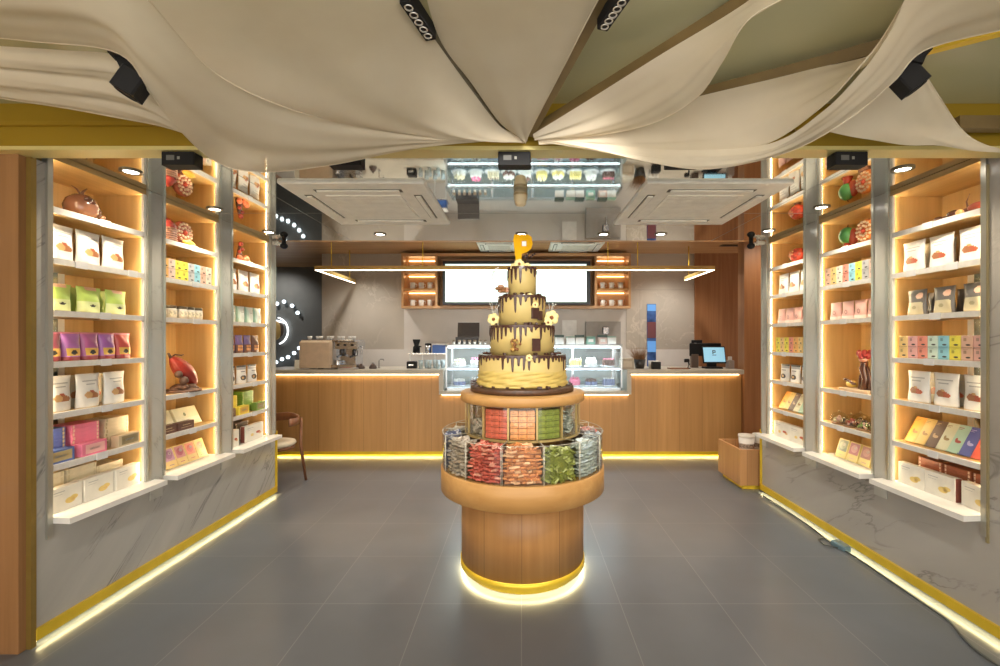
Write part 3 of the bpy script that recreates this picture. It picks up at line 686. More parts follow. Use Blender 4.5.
# ------------------------------------------------------------------ espresso machine and things on the left counter
zc = zt + .02
k_ = 6.45 / FPX
cx = (331 - VX) * k_
t = thing('espresso_machine', (cx, 6.5, zc), 'beige espresso machine with steel group heads on the left counter', 'coffee machine')
m = MB(); m.X = Matrix.Translation((-.17, 0, 0))
m.xprism([(-.26, .02), (.2, .02), (.24, .30), (.2, .40), (-.18, .40), (-.26, .28)], -.18, -.13, 0)
m.box(-.13, -.1, .03, .54, .2, .38, 1); m.bbox(-.18, -.22, .385, .56, .2, .41, .01, 1)
m.build('body', [mat('machine_beige', (.62, .48, .34), .35), STEEL], t)
m = MB(); m.bbox(-.36, -.27, 0.015, .10, -.0, .40, .03); m.build('side_panel', mat('machine_beige', (.62, .48, .34), .35), t)
m = MB(); m.box(.09, -.26, .02, .44, .0, .06); m.build('drip_tray', STEEL, t)
for k in range(2):
    x = .19 + k * .18
    m = MB(); m.lathe([(0, .18), (.035, .18), (.04, .25), (.03, .27), (.03, .3), (0, .3)], 16, x, -.12); m.bar((x, -.15, .19), (x, -.30, .17), .022, .022); m.build('group_head', mat('black_steel', (.08, .08, .09), .25, .7), t)
m = MB(); m.tube([(.36, -.12, .32), (.42, -.18, .28), (.40, -.2, .12)], .007, 6); m.tube([(.40, -.05, .33), (.47, -.1, .30), (.46, -.14, .2)], .007, 6); m.build('steam_wand', STEEL, t)
m = MB(); m.bbox(.10, -.2, .28, .44, .1, .385, .01); m.build('front_head', STEEL, t)
m = MB()
for k in range(3): m.lathe([(0, -.012), (.018, -.01), (.018, .01), (0, .012)], 12, 0, 0, 0)
m.v = [(x + .16 + .1 * (i // (len(m.v) // 3)), -.21, z + .335) for i, (x, y, z) in enumerate(m.v)]
m.build('pressure_gauge', BLACK, t)
PCUP = MB(); PCUP.lathe([(0, 0), (.022, 0), (.034, .05), (.031, .05), (.02, .005), (0, .005)], 12); PCUP = PCUP.mesh('coffee_cup', mat('porcelain', (.86, .84, .80), .2))
for k in range(9):
    o = put('coffee_cup', PCUP, None, (cx - .28 + k * .078, 6.5 - .10 + (k % 2) * .09, zc + .41 + 0.0), 0)
    tag(o, 'white cup on the coffee machine, %s' % ['far left', 'second from left', 'third from left', 'fourth from left', 'middle one', 'fourth from right', 'third from right', 'second from right', 'far right'][k], 'cup', 'white cups on top of the coffee machine')
# milk jug
m = MB(); m.lathe([(0, 0), (.04, 0), (.045, .05), (.036, .10), (.04, .12), (.036, .12), (0, .02)], 18); m.tube([(.04, 0, .1), (.07, 0, .09), (.07, 0, .04), (.043, 0, .03)], .006, 6)
o = m.build('milk_jug', STEEL, None, ((341 - VX) * k_, 6.33, zc + .061 - .061)); tag(o, 'steel milk jug before the espresso machine', 'jug')
# grass plant and card
px = (305 - VX) * 6.3 / FPX
t = thing('potted_grass', (px, 6.32, zc), 'small tuft of green grass in a low white planter on the left counter', 'plant')
m = MB(); m.bbox(-.07, -.04, 0, .09, .04, .05, .005); m.build('planter', WHITE, t)
m = MB(); rr = random.Random(5)
for k in range(90):
    x = rr.uniform(-.06, .08); y = rr.uniform(-.03, .03); a = rr.uniform(-.04, .04); h = rr.uniform(.05, .09)
    m.add([(x - .003, y, .045), (x + .003, y, .045), (x + a, y + rr.uniform(-.02, .02), .05 + h)], [(0, 1, 2)])
m.build('grass_blades', mat('grass_green', (.10, .30, .05), .5), t)
m = MB(); m.xprism([(-.02, 0), (.02, 0), (.012, .12), (.0, .12)], -.06, .06, 0); o = m.build('menu_card', CREAM_P, None, ((299 - VX) * 6.45 / FPX, 6.45, zc)); tag(o, 'cream folded card standing behind the grass tuft', 'card')
m = MB(); m.bbox(-.03, -.03, 0, .03, .03, .05, .004); m.lathe([(0, .05), (.02, .05), (.012, .09), (0, .09)], 12)
o = m.build('tamper', mat('dark_steel', (.10, .09, .08), .35, .4), None, ((321 - VX) * 6.28 / FPX, 6.27, zc)); tag(o, 'dark coffee tamper between grass tuft and espresso machine', 'tamper')
for k, (q, nm, lb) in enumerate(((361, 'sugar_bowl', 'dark low bowl on the left counter right of the espresso machine'), (373, 'coffee_dripper', 'dark cone shaped dripper on the left counter'))):
    m = MB(); m.lathe([(0, 0), (.05, 0), (.055, .02), (.03, .05 + .01 * k), (.01, .07 + .02 * k), (0, .07 + .02 * k)], 16)
    o = m.build(nm, mat('dark_ceramic', (.09, .06, .05), .35), None, ((q - VX) * 6.35 / FPX, 6.35, zc)); tag(o, lb, 'bowl' if k == 0 else 'dripper')
t = thing('counter_tap', ((379 - VX) * 6.45 / FPX, 6.45, zc), 'thin dark tap standing on the left counter', 'tap')
m = MB(); m.lathe([(0, 0), (.022, 0), (.018, .02), (0, .02)], 12); m.build('base', STEEL, t)
m = MB(); m.tube([(0, 0, .01), (0, 0, .11), (.02, 0, .13), (.06, 0, .13), (.07, 0, .11)], .006, 8); m.build('spout', mat('dark_steel', (.10, .09, .08), .35, .4), t)
m = MB(); m.bbox(-.12, -.06, 0, .12, .06, .022, .004); m.box(-.10, -.05, .022, .03, .05, .024, 1)
o = m.build('serving_tray', [mat('tray_grey', (.42, .38, .34), .4), mat('napkin_red', (.5, .15, .1), .6)], None, ((348 - VX) * 6.2 / FPX, 6.22, zc)); tag(o, 'flat grey tray with a red napkin below the coffee machine', 'tray')

# glass stack near the case
k_ = 6.5 / FPX
for k in range(6):
    m = MB(); m.lathe([(0, 0), (.026, 0), (.034, .12), (.031, .12), (.024, .006), (0, .004)], 14)
    x = (421.5 + k * 4.3 - VX) * 6.45 / FPX
    if x > XA - .04: x = XA - .045
    o = m.build('drinking_glass', mat('stack_glass', (.62, .72, .74), .12, 0, .25, 40, trans=.4), None, (x, 6.40 + (k % 2) * .10, zc)); tag(o, 'clear drinking glass left of the display case, %s' % lat(k, 6), 'glass', 'drinking glasses left of the display case')
t = thing('ticket_printer', ((411.5 - VX) * 6.4 / FPX, 6.45, zc), 'small black device on the counter left of the drinking glasses', 'device')
m = MB(); m.bbox(-.07, -.06, 0, .06, .06, .10, .01); m.build('housing', BLACK, t)
m = MB(); m.box(-.04, -.0615, .04, .03, -.06, .06); m.build('slot', STEEL, t)

# rack with blender jug and blue box behind
t = thing('equipment_stand', ((423 - VX) * 7.3 / FPX, 7.35, .96), 'steel stand with open legs behind the left counter', 'stand')
m = MB(); m.box(-.21, -.12, .41, .40, .12, .43); m.build('top', STEEL, t)
for x in (-.2, .0, .2, .38): m = MB(); m.box(x - .008, -.1, 0, x + .008, -.084, .41); m.build('leg', WHITE, t)
t = thing('coffee_grinder', ((416.5 - VX) * 7.3 / FPX, 7.3, 1.39), 'black coffee grinder on the steel stand', 'coffee grinder')
m = MB(); m.lathe([(0, 0), (.06, 0), (.055, .1), (.035, .12), (.06, .2), (.06, .22), (0, .22)], 16); m.build('body', BLACK, t)
m = MB(); m.bar((0, -.05, .12), (.09, -.05, .10), .02, .02); m.build('spout', BLACK, t)
m = MB(); m.bbox(-.11, -.08, 0, .11, .08, .13, .01); m.box(-.12, -.09, .13, .12, .09, .15, 1)
o = m.build('blue_container', [mat('plastic_blue', (.05, .16, .55), .35), WHITE], None, ((440 - VX) * 7.3 / FPX, 7.3, 1.39)); tag(o, 'blue plastic container on the steel stand', 'container')
t = thing('canister', ((428 - VX) * 7.3 / FPX, 7.32, 1.39), 'steel canister between the grinder and the blue container', 'canister')
m = MB(); m.lathe([(0, 0), (.05, 0), (.05, .13), (0, .13)], 18); m.build('body', STEEL, t)
m = MB(); m.lathe([(0, .13), (.055, .13), (.05, .155), (0, .16)], 18); m.build('lid', BLACK, t)
# wall items right of the cake
m = MB(); X = lambda px: (px - VX) * 7.6 / FPX; Z = lambda py: EYE + (VY - py) * 7.6 / FPX
t = thing('steel_wall_panel', (0, 7.62, 0), 'grey steel sheet on the wall behind the display case, with a tap', 'wall panel')
m.box(X(586), 0, Z(352), X(621), .04, Z(321.5)); m.build('sheet', mat('dull_steel', (.34, .32, .30), .55, .3), t)
m = MB(); x = X(605.5); m.bbox(x - .05, -.06, Z(334), x + .05, 0, Z(327), .01); m.tube([(x, -.04, Z(334)), (x, -.1, Z(335)), (x, -.1, Z(341))], .012, 8); m.build('tap', mat('tap_steel', (.3, .3, .32), .25, .8), t)
m = MB(); m.box(X(562.5), .02, Z(338.5), X(577), .025, Z(320)); o = m.build('notice_sheet', WHITE, None, (0, 7.63, 0)); tag(o, 'white paper sheet on the wall behind the display case', 'paper')

# ------------------------------------------------------------------ till area on the right counter
x = (641 - VX) * 6.35 / FPX
t = thing('potted_dry_grass', (x, 6.42, zc), 'black pot of brown dried grass on the right counter', 'plant')
m = MB(); m.lathe([(0, 0), (.06, 0), (.085, .13), (.078, .13), (.05, .02), (0, .02)], 20); m.build('pot', mat('pot_black', (.03, .028, .026), .4), t)
m = MB(); rr = random.Random(7)
for k in range(260):
    a = rr.uniform(0, 6.28); r0 = rr.uniform(0, .05); sp = rr.uniform(.02, .15); h = rr.uniform(.10, .24)
    b = (r0 * cos(a), r0 * sin(a), .1); e = (r0 * cos(a) + sp * cos(a) - .03, r0 * sin(a) + sp * .6 * sin(a), .1 + h); q = rr.uniform(-.004, .004)
    m.add([(b[0] - .003, b[1] + q, b[2]), (b[0] + .003, b[1] - q, b[2]), e], [(0, 1, 2)])
m.build('dried_stems', mat('dry_brown', (.24, .12, .05), .7, 0, .3, 40), t)
m = MB(); m.bbox(-.09, -.07, 0, .09, .07, .15, .006); m.box(-.06, -.0715, .03, .06, -.07, .11, 1); o = m.build('tissue_box', [mat('box_taupe', (.42, .36, .28), .5), mat('box_front', (.55, .48, .38), .5)], None, ((625 - VX) * 6.35 / FPX + .11, 6.38 - .06, zc))
o.location.x = (626.5 - VX) * 6.32 / FPX; tag(o, 'taupe cardboard box at the left end of the right counter', 'box')
m = MB(); m.bbox(-.055, -.05, 0, .055, .05, .10, .004); o = m.build('straw_box', BLACK, None, ((656 - VX) * 6.3 / FPX, 6.3, zc))
tag(o, 'small black box right of the dried grass', 'box')
for k in range(3):
    m = MB(); m.lathe([(0, 0), (.018, 0), (.024, .11), (.021, .11), (0, .01)], 12); o = m.build('paper_cup', [WHITE], None, ((650.5 + k * 3.5 - VX) * 6.42 / FPX, 6.45, zc)); tag(o, 'white paper cup behind the small black box, %s' % lat(k, 3), 'cup', 'paper cups behind the black box')
# till
t = thing('till_screen', ((713 - VX) * 6.4 / FPX, 6.42, zc), 'point of sale screen glowing light blue on a black stand', 'till')
m = MB(); m.bbox(-.12, -.08, 0, .12, .10, .025, .01); m.bar((0, .03, .02), (0, .02, .16), .12, .05); m.build('stand', BLACK, t)
TL = Matrix.Translation((0.02, -.03, .075)) @ Matrix.Rotation(R(-14), 4, 'X')
m = MB(); m.X = TL; m.bbox(-.165, -.012, 0, .165, .014, .245, .006); m.build('bezel', BLACK, t)
m = MB(); m.X = TL; m.box(-.15, -.0135, .018, .15, -.012, .228); sc = m.build('screen', glow('till_blue', (.26, .52, .68), .55), t)
m = MB(); m.X = TL
m.box(-.022, -.0145, .13, -.010, -.0135, .185); m.box(-.010, -.0145, .173, .014, -.0135, .185); m.box(-.010, -.0145, .148, .014, -.0135, .158); m.box(.012, -.0145, .15, .022, -.0135, .183); m.box(-.03, -.0145, .112, .03, -.0135, .120)
m.build('screen_mark', BLACK, sc)
t = thing('customer_display', ((701 - VX) * 6.55 / FPX, 6.62, zc), 'black back to front screen standing behind the till', 'screen')
m = MB(); m.bbox(-.14, -.02, .17, .32, .02, .36, .01); m.build('panel', BLACK, t)
m = MB(); m.bbox(-.12, -.04, 0, -.02, .04, .2, .01); m.build('stand', mat('till_brown', (.12, .08, .06), .5), t)
t = thing('card_reader', ((688 - VX) * 6.35 / FPX, 6.36, zc), 'black card reader on a curved stand left of the till', 'card reader')
m = MB(); m.lathe([(0, 0), (.04, 0), (.035, .012), (0, .015)], 16); m.build('base', BLACK, t)
m = MB(); m.tube([(0, 0, .01), (.02, 0, .06), (.01, 0, .10), (-.02, 0, .11)], .012, 8); m.build('stem', BLACK, t)
m = MB(); m.bbox(-.045, -.03, .09, .02, .03, .14, .01); m.build('head', BLACK, t)
t = thing('wall_control', ((696 - VX) * 6.5 / FPX, 7.64, EYE - .02 * 1 - .10), 'small dark control box on the wall behind the till', 'control box')
t.location.x = (696 - VX) * 7.64 / FPX + .02
m = MB(); m.bbox(-.09, 0, -.02, .09, .03, .12, .006); m.build('housing', BLACK, t)
m = MB(); m.box(-.05, -.002, .03, -.01, 0, .07); m.build('display', WHITE, t)
t = thing('receipt_printer', ((731 - VX) * 6.35 / FPX, 6.4, zc), 'pale receipt roll device right of the till screen', 'printer')
m = MB(); m.bbox(-.035, -.05, 0, .05, .05, .12, .008); m.build('body', mat('printer_grey', (.38, .32, .28), .4), t)
m = MB(); m.bbox(-.02, -.02, .12, .03, .01, .17, .004); m.build('paper_roll', WHITE, t)
m = MB(); m.bbox(-.13, -.07, 0, .13, .07, .018, .005); o = m.build('cash_tray', mat('tray_walnut', (.22, .10, .05), .4), None, ((678 - VX) * 6.3 / FPX - .0, 6.3, zc)); tag(o, 'thin walnut tray left of the card reader', 'tray')

# ------------------------------------------------------------------ ring of bulbs sign
k_ = D_K / FPX
cx, cz = (270 - VX) * k_, EYE + (VY - 332) * k_
t = thing('bulb_sign', (cx, D_K - .02, cz), 'round sign of white bulbs around a haloed cocoa pod on the charcoal wall', 'sign')
BULB = MB(); BULB.ball((0, -.055, 0), .036, 0, 12); BULB = BULB.mesh('bulb', glow('bulb_glow', (.80, .92, 1), 2.2))
SOCK = MB(); SOCK.lathe([(.02, 0), (.02, .03), (.03, .03), (.03, .0)], 12); SOCK = SOCK.mesh('socket', BLACK)
def bulb(px, py):
    o = put('bulb', BULB, t, ((px - VX) * k_ - cx, 0, EYE + (VY - py) * k_ - cz))
    q = put('socket', SOCK, o, (0, -.03, 0)); q.rotation_euler = (pi / 2, 0, 0); q.location = (0, -.0, 0)
for px, py in ((279, 304), (286, 302), (294, 306), (299.5, 313), (305, 342), (301, 348), (296, 353), (290, 357), (284, 359), (278, 362), (270, 364), (262, 362), (254, 357), (270, 300), (262, 302), (254, 307), (247, 315)): bulb(px, py)
m = MB(); m.ball((.10, -.06, .03), .21, 0, 20, (.9, .2, 1)); m.build('pod', mat('pod_gold', (.45, .30, .10), .45), t)
m = MB(); m.lathe([(.27, -.02), (.285, -.02), (.285, .02), (.27, .02), (.27, -.02)], 40, a0=-1.2, a1=1.3); m.v = [(x * .95 + .12, z - .02, y + .02) for x, y, z in m.v]
m.build('halo_ring', glow('halo_white', (.95, .98, 1), 2), t)
m = MB(); m.ball((.24, -.05, .04), .15, 0, 16, (.6, .2, 1)); m.build('dark_leaf', mat('sign_leaf', (.07, .05, .04), .4), t)  # dark brown leaf shape beside the pod
m = MB(); m.bar((.02, -.05, .26), (.36, -.05, .18), .02, .03); m.build('stem', glow('stem_white', (.85, .92, 1), 2), t)

# ------------------------------------------------------------------ chair
t = thing('chair', (-2.74, 4.98, 0), 'wooden chair with curved backrest and pale seat at the left corridor', 'chair', None, R(-12))
seat = MB(); seat.lathe([(0, .43), (.20, .43), (.225, .45), (.215, .475), (.12, .485), (0, .482)], 28); seat.build('seat', mat('seat_cream', (.62, .54, .40), .7), t)
m = MB(); m.lathe([(.19, .40), (.21, .40), (.21, .43), (.19, .43), (.19, .40)], 28); m.build('seat_frame', W_CHAIR, t)
for (x, y) in ((.19, .16), (-.19, .16)):
    m = MB(); m.tube([(x * 1.25, y * 1.35, 0), (x * 1.05, y * 1.1, .42), (x * 1.12, y * 1.05, .72)], [.014, .019, .014], 8); m.build('leg', W_CHAIR, t)
for (x, y) in ((.16, -.17), (-.17, -.17)):
    m = MB(); m.tube([(x * 1.2, y * 1.25, 0), (x, y, .43)], [.013, .019], 8); m.build('leg', W_CHAIR, t)
m = MB(); vs = []
n = 18
for k in range(n + 1):
    a = -.12 * pi + (1.24 * pi) * k / n
    for rr_, z in ((.245, .68), (.262, .69), (.262, .77), (.245, .765)): vs.append((rr_ * cos(a), .02 + rr_ * .78 * sin(a), z - .025 * abs(cos(a))))
fs = [(k * 4 + j, k * 4 + (j + 1) % 4, (k + 1) * 4 + (j + 1) % 4, (k + 1) * 4 + j) for k in range(n) for j in range(4)] + [(0, 1, 2, 3), (n * 4 + 3, n * 4 + 2, n * 4 + 1, n * 4)]
m.add(vs, fs, 0, True); m.build('backrest', W_CHAIR, t)

# ------------------------------------------------------------------ wooden bin behind the right cabinets
t = thing('wooden_bin', (2.62, 5.06, 0), 'square oak bin on a gold plinth beside the right cabinets', 'bin')
x0, x1, y0, y1 = -.29, .30, -.27, .27
m = MB(); m.box(x0, y0, .05, x1, y0 + .025, .43); m.box(x0, y1 - .025, .05, x1, y1, .43); m.box(x0, y0 + .025, .05, x0 + .025, y1 - .025, .43); m.box(x1 - .025, y0 + .025, .05, x1, y1 - .025, .43); m.box(x0 + .025, y0 + .025, .05, x1 - .025, y1 - .025, .30)
m.build('body', W_BIN, t)
m = MB(); m.box(x0 + .04, y0 + .04, 0, x1 - .04, y1 - .04, .05); m.build('plinth', GOLDT, t)
for k, (x, y) in enumerate(((2.56, 5.12), (2.74, 5.15))):
    tt = thing('paper_tub', (x, y, .30), 'white printed paper tub inside the wooden bin, %s' % lat(k, 2), 'tub', 'white tubs in the wooden bin')
    m = MB(); m.lathe([(0, 0), (.072, 0), (.084, .21), (0, .21)], 24, mi=[0, 0, 0]); m.build('tub', mat('tub_white', (.75, .72, .66), .5), tt)
    m = MB(); m.lathe([(.088, .20), (.088, .225), (0, .23)], 24); m.build('lid', mat('tub_lid', (.62, .58, .50), .5), tt)
    m = MB(); m.lathe([(.0775, .08), (.0805, .13)], 24); m.build('printed_band', mat('tub_print', (.35, .28, .22), .5, 0, .6, 60), tt)
# cable with adaptor along the right plinth
pts = [at(776, 500, 4.5), at(800, 514, 4.2), at(820, 532, 3.8), at(845, 550, 3.45), at(880, 574, 3.08), at(925, 603, 2.74), at(965, 625, 2.53), at(985, 645, 2.38), at(1015, 668, 2.2)]
pts = [Vector((min(p.x, 2.50), 1, 0)) for p in pts]
for p, yd in zip(pts, (4.45, 4.15, 3.75, 3.45, 3.08, 2.74, 2.50, 2.36, 2.0)): p.y = yd; p.z = .008
pts = [Vector((x, y, .008)) for x, y in ((2.47, 4.6), (2.475, 4.2), (2.46, 3.8), (2.43, 3.55), (2.45, 3.3), (2.44, 3.0), (2.43, 2.75), (2.42, 2.55), (2.36, 2.4), (2.33, 2.25), (2.36, 1.9))]
t = thing('power_cable', (2.4, 3.4, 0), 'dark power cable with an adaptor lying along the right plinth', 'cable')
m = MB(); m.tube([p - Vector((2.4, 3.4, 0)) for p in catmull(pts, 60)], .0065, 6); m.build('cord', mat('cable_dark', (.06, .07, .07), .4), t)
m = MB(); m.X = Matrix.Translation((.055, .06, .02)) @ Matrix.Rotation(.1, 4, 'Z'); m.bbox(-.03, -.07, -.018, .03, .07, .018, .008); m.build('adaptor', mat('adaptor_blue', (.12, .20, .24), .35), t)
m = MB(); m.tube([Vector(q) for q in ((.03, .22, .01), (-.03, .19, .008), (-.05, .10, .008), (.02, .04, .01))], .005, 6); m.build('plug_lead', mat('cable_dark', (.06, .07, .07), .4), t)
# ------------------------------------------------------------------ display cabinets
LV = {1: EYE + .712, 2: EYE + .434, 3: EYE + .147, 4: EYE - .135, 5: EYE - .417, 6: EYE - .70}
SILLZ = EYE - .962
SN = {1: 'top shelf', 2: 'second shelf', 3: 'third shelf', 4: 'fourth shelf', 5: 'fifth shelf', 6: 'sixth shelf', 7: 'bottom sill'}
TAGM = mat('price_tag_white', (.72, .72, .72), .4)
DEPTH = .37
CAB = {}
def cabinet(s, d0, d1, levels, slot, first, fk, lab, tags):
    X0 = s * (XW if s < 0 else 2.53)
    u = lambda a, b: (min(X0 + s * a, X0 + s * b), max(X0 + s * a, X0 + s * b))
    t = thing('display_cabinet', (0, 0, 0), lab, 'display cabinet')
    t.location = (X0, (d0 + d1) / 2, 0); ox, oy = X0, (d0 + d1) / 2
    def P(nm, boxes, mt):
        m = MB()
        for (a, b, y0, y1, z0, z1) in boxes:
            x0, x1 = u(a, b); m.box(x0 - ox, y0 - oy, z0, x1 - ox, y1 - oy, z1)
        return m.build(nm, mt, t)
    P('back_panel', [(DEPTH, DEPTH + .03, d0 - .02, d1 + .02, SILLZ, ZM - .001)], W_PALE)
    P('side_panel', [(.02, DEPTH, d0 - .02, d0, SILLZ, ZM - .001)], W_PALE)
    P('side_panel', [(.02, DEPTH, d1, d1 + .02, SILLZ, ZM - .001)], W_PALE)
    P('top_panel', [(.0, DEPTH, d0, d1, ZM - .034, ZM - .002)], W_SHELF)
    # far stile: a metal upright between two edge beads
    gap = fk
    P('stile', [(-.008, .02, d1 + .012, d1 + gap - .012, .50, ZM - .001)], MARB_S)
    P('edge_trim', [(-.014, .0, d1 - .012, d1 + .012, .64, ZM - .001)], STILE)
    P('inner_lip', [(.0, .018, d1 - .030, d1 + .0, .64, ZM - .035)], CREAM_P)
    P('edge_trim', [(-.014, .02, d1 + gap - .012, d1 + gap + (.0 if fk < .12 else .010), .64, ZM - .001)], STILE)
    if first: P('stile', [(-.012, .02, d0 - .03, d0 - .001, .53, ZM - .001)], STILE)
    for l in levels:
        z = LV[l]
        sh = P('shelf', [(.016, DEPTH, d0, d1, z - .015, z + .015)], W_SHELF)
        m = MB(); x0, x1 = u(-.004, .016); m.box(x0 - ox, d0 - oy + .011, z - .017, x1 - ox, d1 - oy - .0305, z + .016); m.build('shelf_edge', NOSE, sh)
        n = tags.get(l, 1)
        for k in range(n):
            y = d0 + (d1 - d0) * (k + .5) / n + random.uniform(-.04, .04) - oy
            x0, x1 = u(-.009, -.005); m = MB(); m.box(x0 - ox, y - .035, z - .022, x1 - ox, y + .035, z + .020); m.build('price_tag', TAGM, sh)
    # vertical light strips behind both front edges
    P('light_strip', [(.0215, .033, d1 - .008, d1 - .001, SILLZ + .02, ZM - .04)], LED_N)
    P('light_strip', [(.022, .034, d0 + .001, d0 + .010, SILLZ + .02, ZM - .04)], LED_N)
    # sill
    a = -.115; poly = [(X0 + s * DEPTH - ox, d0 - .001 - oy), (X0 - ox, d0 - .001 - oy), (X0 + s * a - ox, d0 - .012 - oy), (X0 + s * a - ox, d1 + gap * .2 - oy), (X0 - s * .014 - ox, d1 + gap * .3 - oy), (X0 - s * .014 - ox, d1 - .001 - oy), (X0 + s * DEPTH - ox, d1 - .001 - oy)]
    m = MB(); m.prism(poly, SILLZ - .032, SILLZ); m.build('sill', SILL, t)
    if slot:   # narrow glazed slot with a cream frame in the back panel near the camera side
        y0 = d0 + .17 if s < 0 else d0 + .19
        P('slot_frame', [(DEPTH - .006, DEPTH - .001, y0, y0 + .26, SILLZ + .3, ZM - .2)], CREAM_P)
        P('slot_pane', [(DEPTH - .009, DEPTH - .006, y0 + .02, y0 + .215, SILLZ + .3, ZM - .22)], mat('slot_glass', (.42, .55, .62), .08, .9, .5, 9))
    CAB[(s, lab)] = t
    return dict(s=s, d0=d0, d1=d1, X=X0, nm=lab.split(',')[0])
CL = [cabinet(-1, 2.440, 3.07, (1, 2, 3, 4, 5, 6), True, True, .13, 'left front cabinet, tall lit oak shelving nearest the camera', {2: 2, 4: 1, 6: 1}),
      cabinet(-1, 3.20, 3.80, (1, 2, 3, 5, 6), False, False, .15, 'left middle cabinet, lit oak shelving holding the red cocoa pod', {}),
      cabinet(-1, 3.95, 4.56, (1, 2, 3, 4, 5, 6), False, False, .09, 'left rear cabinet, lit oak shelving beside the wooden chair', {})]
CR = [cabinet(1, 2.470, 3.10, (1, 2, 3, 4, 5, 6), True, True, .13, 'right front cabinet, tall lit oak shelving nearest the camera', {2: 2}),
      cabinet(1, 3.23, 3.84, (1, 2, 3, 5, 6), False, False, .17, 'right middle cabinet, lit oak shelving with the candy domes', {}),
      cabinet(1, 4.01, 4.62, (1, 2, 3, 4, 5, 6), False, False, .11, 'right rear cabinet, lit oak shelving beside the wooden bin', {})]

def zof(l): return SILLZ if l == 7 else LV[l] + .016
def spot_(c, frac, u, l, dz=0):           # frac along the opening from the near end, u = distance behind the front plane
    return (c['X'] + c['s'] * u, c['d0'] + (c['d1'] - c['d0']) * frac, zof(l) + dz)
def rz(c): return -c['s'] * pi / 2
def item(name, me, c, frac, u, l, label, cat, group, yaw=0, dz=0, tilt=0):
    o = put(name, me, None, spot_(c, frac, u, l, dz), rz(c) + yaw)
    if tilt: o.rotation_euler[0] = tilt
    return tag(o, label, cat, group)

# product meshes ------------------------------------------------------------
def pouch(name, w, h, t, cols, fn, nu=24, nv=30, gus=.8):
    m = MB(); L = nu + 1; vs = []; fs = []; ms = []
    def prof(v, u):
        e = 1 - (2 * u - 1) ** 4
        b = t / 2 * (1 - v ** 2.2) ** .8 * e + .0015
        return b
    def xw(v): return w / 2 * (1 - .07 * sin(pi * v) + .03 * max(0, v - .85) * 5)
    for sd in (-1, 1):
        for j in range(nv + 1):
            v = j / nv
            for i in range(L):
                u = i / nu
                vs.append(((2 * u - 1) * xw(v), sd * prof(v, u) * (1 + .12 * sin(9 * v + 5 * u)), v * h))
    N = L * (nv + 1)
    for sd in (0, 1):
        for j in range(nv):
            for i in range(nu):
                a = sd * N + j * L + i; f = (a, a + 1, a + L + 1, a + L)
                fs.append(f); ms.append(fn((i + .5) / nu, (j + .5) / nv) if sd == 0 else 0)
    for j in range(nv):
        for i in (0, nu):
            a = j * L + i; fs.append((a, a + L, N + a + L, N + a)); ms.append(0)
    for i in range(nu):
        for j in (0, nv):
            a = j * L + i; fs.append((a, a + 1, N + a + 1, N + a)); ms.append(0)
    m.add(vs, fs, ms, True)
    return m.mesh(name, cols)
def ell(u, v, cu, cv, a, b): return ((u - cu) / a) ** 2 + ((v - cv) / b) ** 2 < 1
c_ = lambda n, c, r=.4, **k: mat('pack_' + n, c, r, **k)
NUT1, NUT2, NUT3 = c_('nut_brown', (.42, .17, .07)), c_('nut_tan', (.70, .42, .18)), c_('nut_red', (.50, .12, .06))
PW = c_('white', (.84, .82, .77)); PG = c_('grey_print', (.45, .44, .42)); PO = c_('olive_side', (.50, .47, .36)); PB = c_('black_print', (.05, .045, .04))
def nutfn(u, v):
    if ell(u, v, .38, .36, .16, .10): return 2
    if ell(u, v, .62, .34, .2, .09): return 1
    if ell(u, v, .5, .44, .13, .07): return 3
    if .76 < v < .80 and .15 < u < .85: return 4
    if .66 < v < .70 and .3 < u < .7: return 4
    return 0
POUCH_NUT = pouch('nut_pouch', .16, .20, .055, [PW, NUT1, NUT2, NUT3, PG], nutfn)
POUCH_NUT_R = pouch('nut_pouch', .17, .20, .055, [PW, NUT3, NUT1, NUT2, PG], nutfn)
POUCH_OLIVE = pouch('olive_pouch', .13, .19, .04, [PO, NUT3, NUT1, NUT3, PG], nutfn)
GRN, GR2, PCH = c_('green', (.50, .68, .16)), c_('green_pale', (.72, .80, .40)), c_('peach', (.75, .48, .32))
def greenfn(u, v):
    if ell(u, v, .55, .28, .12, .04): return 3
    if v > .86 and .3 < u < .8: return 2
    return 1 if v < .42 else 0
POUCH_GREEN = pouch('green_pouch', .155, .155, .05, [GRN, GR2, PCH, PB], greenfn)
POUCH_GREEN2 = pouch('green_pouch', .075, .155, .05, [c_('green_mid', (.36, .50, .12)), GRN, GRN, PB], lambda u, v: 0)
def bandfn(u, v):
    if .16 < v < .42 and abs(u - .5) < .38:
        return 2 if ell(u, v, .5, .28, .16, .08) else 1
    if v > .93: return 3
    if v < .12: return 4
    return 0
def bandpouch(n, c, w=.112): return pouch(n, w, .165, .06, [c_(n, c, .3), c_('gold_label', (.80, .52, .12)), PB, c_('pink_top', (.62, .22, .30)), c_('dark_red', (.30, .05, .06))], bandfn)
MINT = c_('mint', (.62, .76, .66)); MINT2 = c_('mint_dark', (.30, .48, .38))
POUCH_MINT = pouch('mint_pouch', .13, .15, .05, [c_('mint_white', (.78, .84, .78)), MINT, MINT2, PG], lambda u, v: (2 if u < .14 else 1 if u < .3 else 3 if (.6 < v < .64 and u > .45) else 0))
def pinkfn(u, v): return 2 if ell(u, v, .55, .4, .16, .12) and not ell(u, v, .55, .4, .09, .07) else 1 if v < .2 else 0
POUCH_PINK = pouch('pink_pouch', .13, .145, .05, [c_('rose', (.78, .46, .40)), c_('rose_pale', (.86, .72, .66)), c_('rose_ring', (.50, .22, .20))], pinkfn)
GREY, CRM = c_('grey_pouch', (.14, .13, .12), .3), c_('cream_window', (.60, .54, .36))
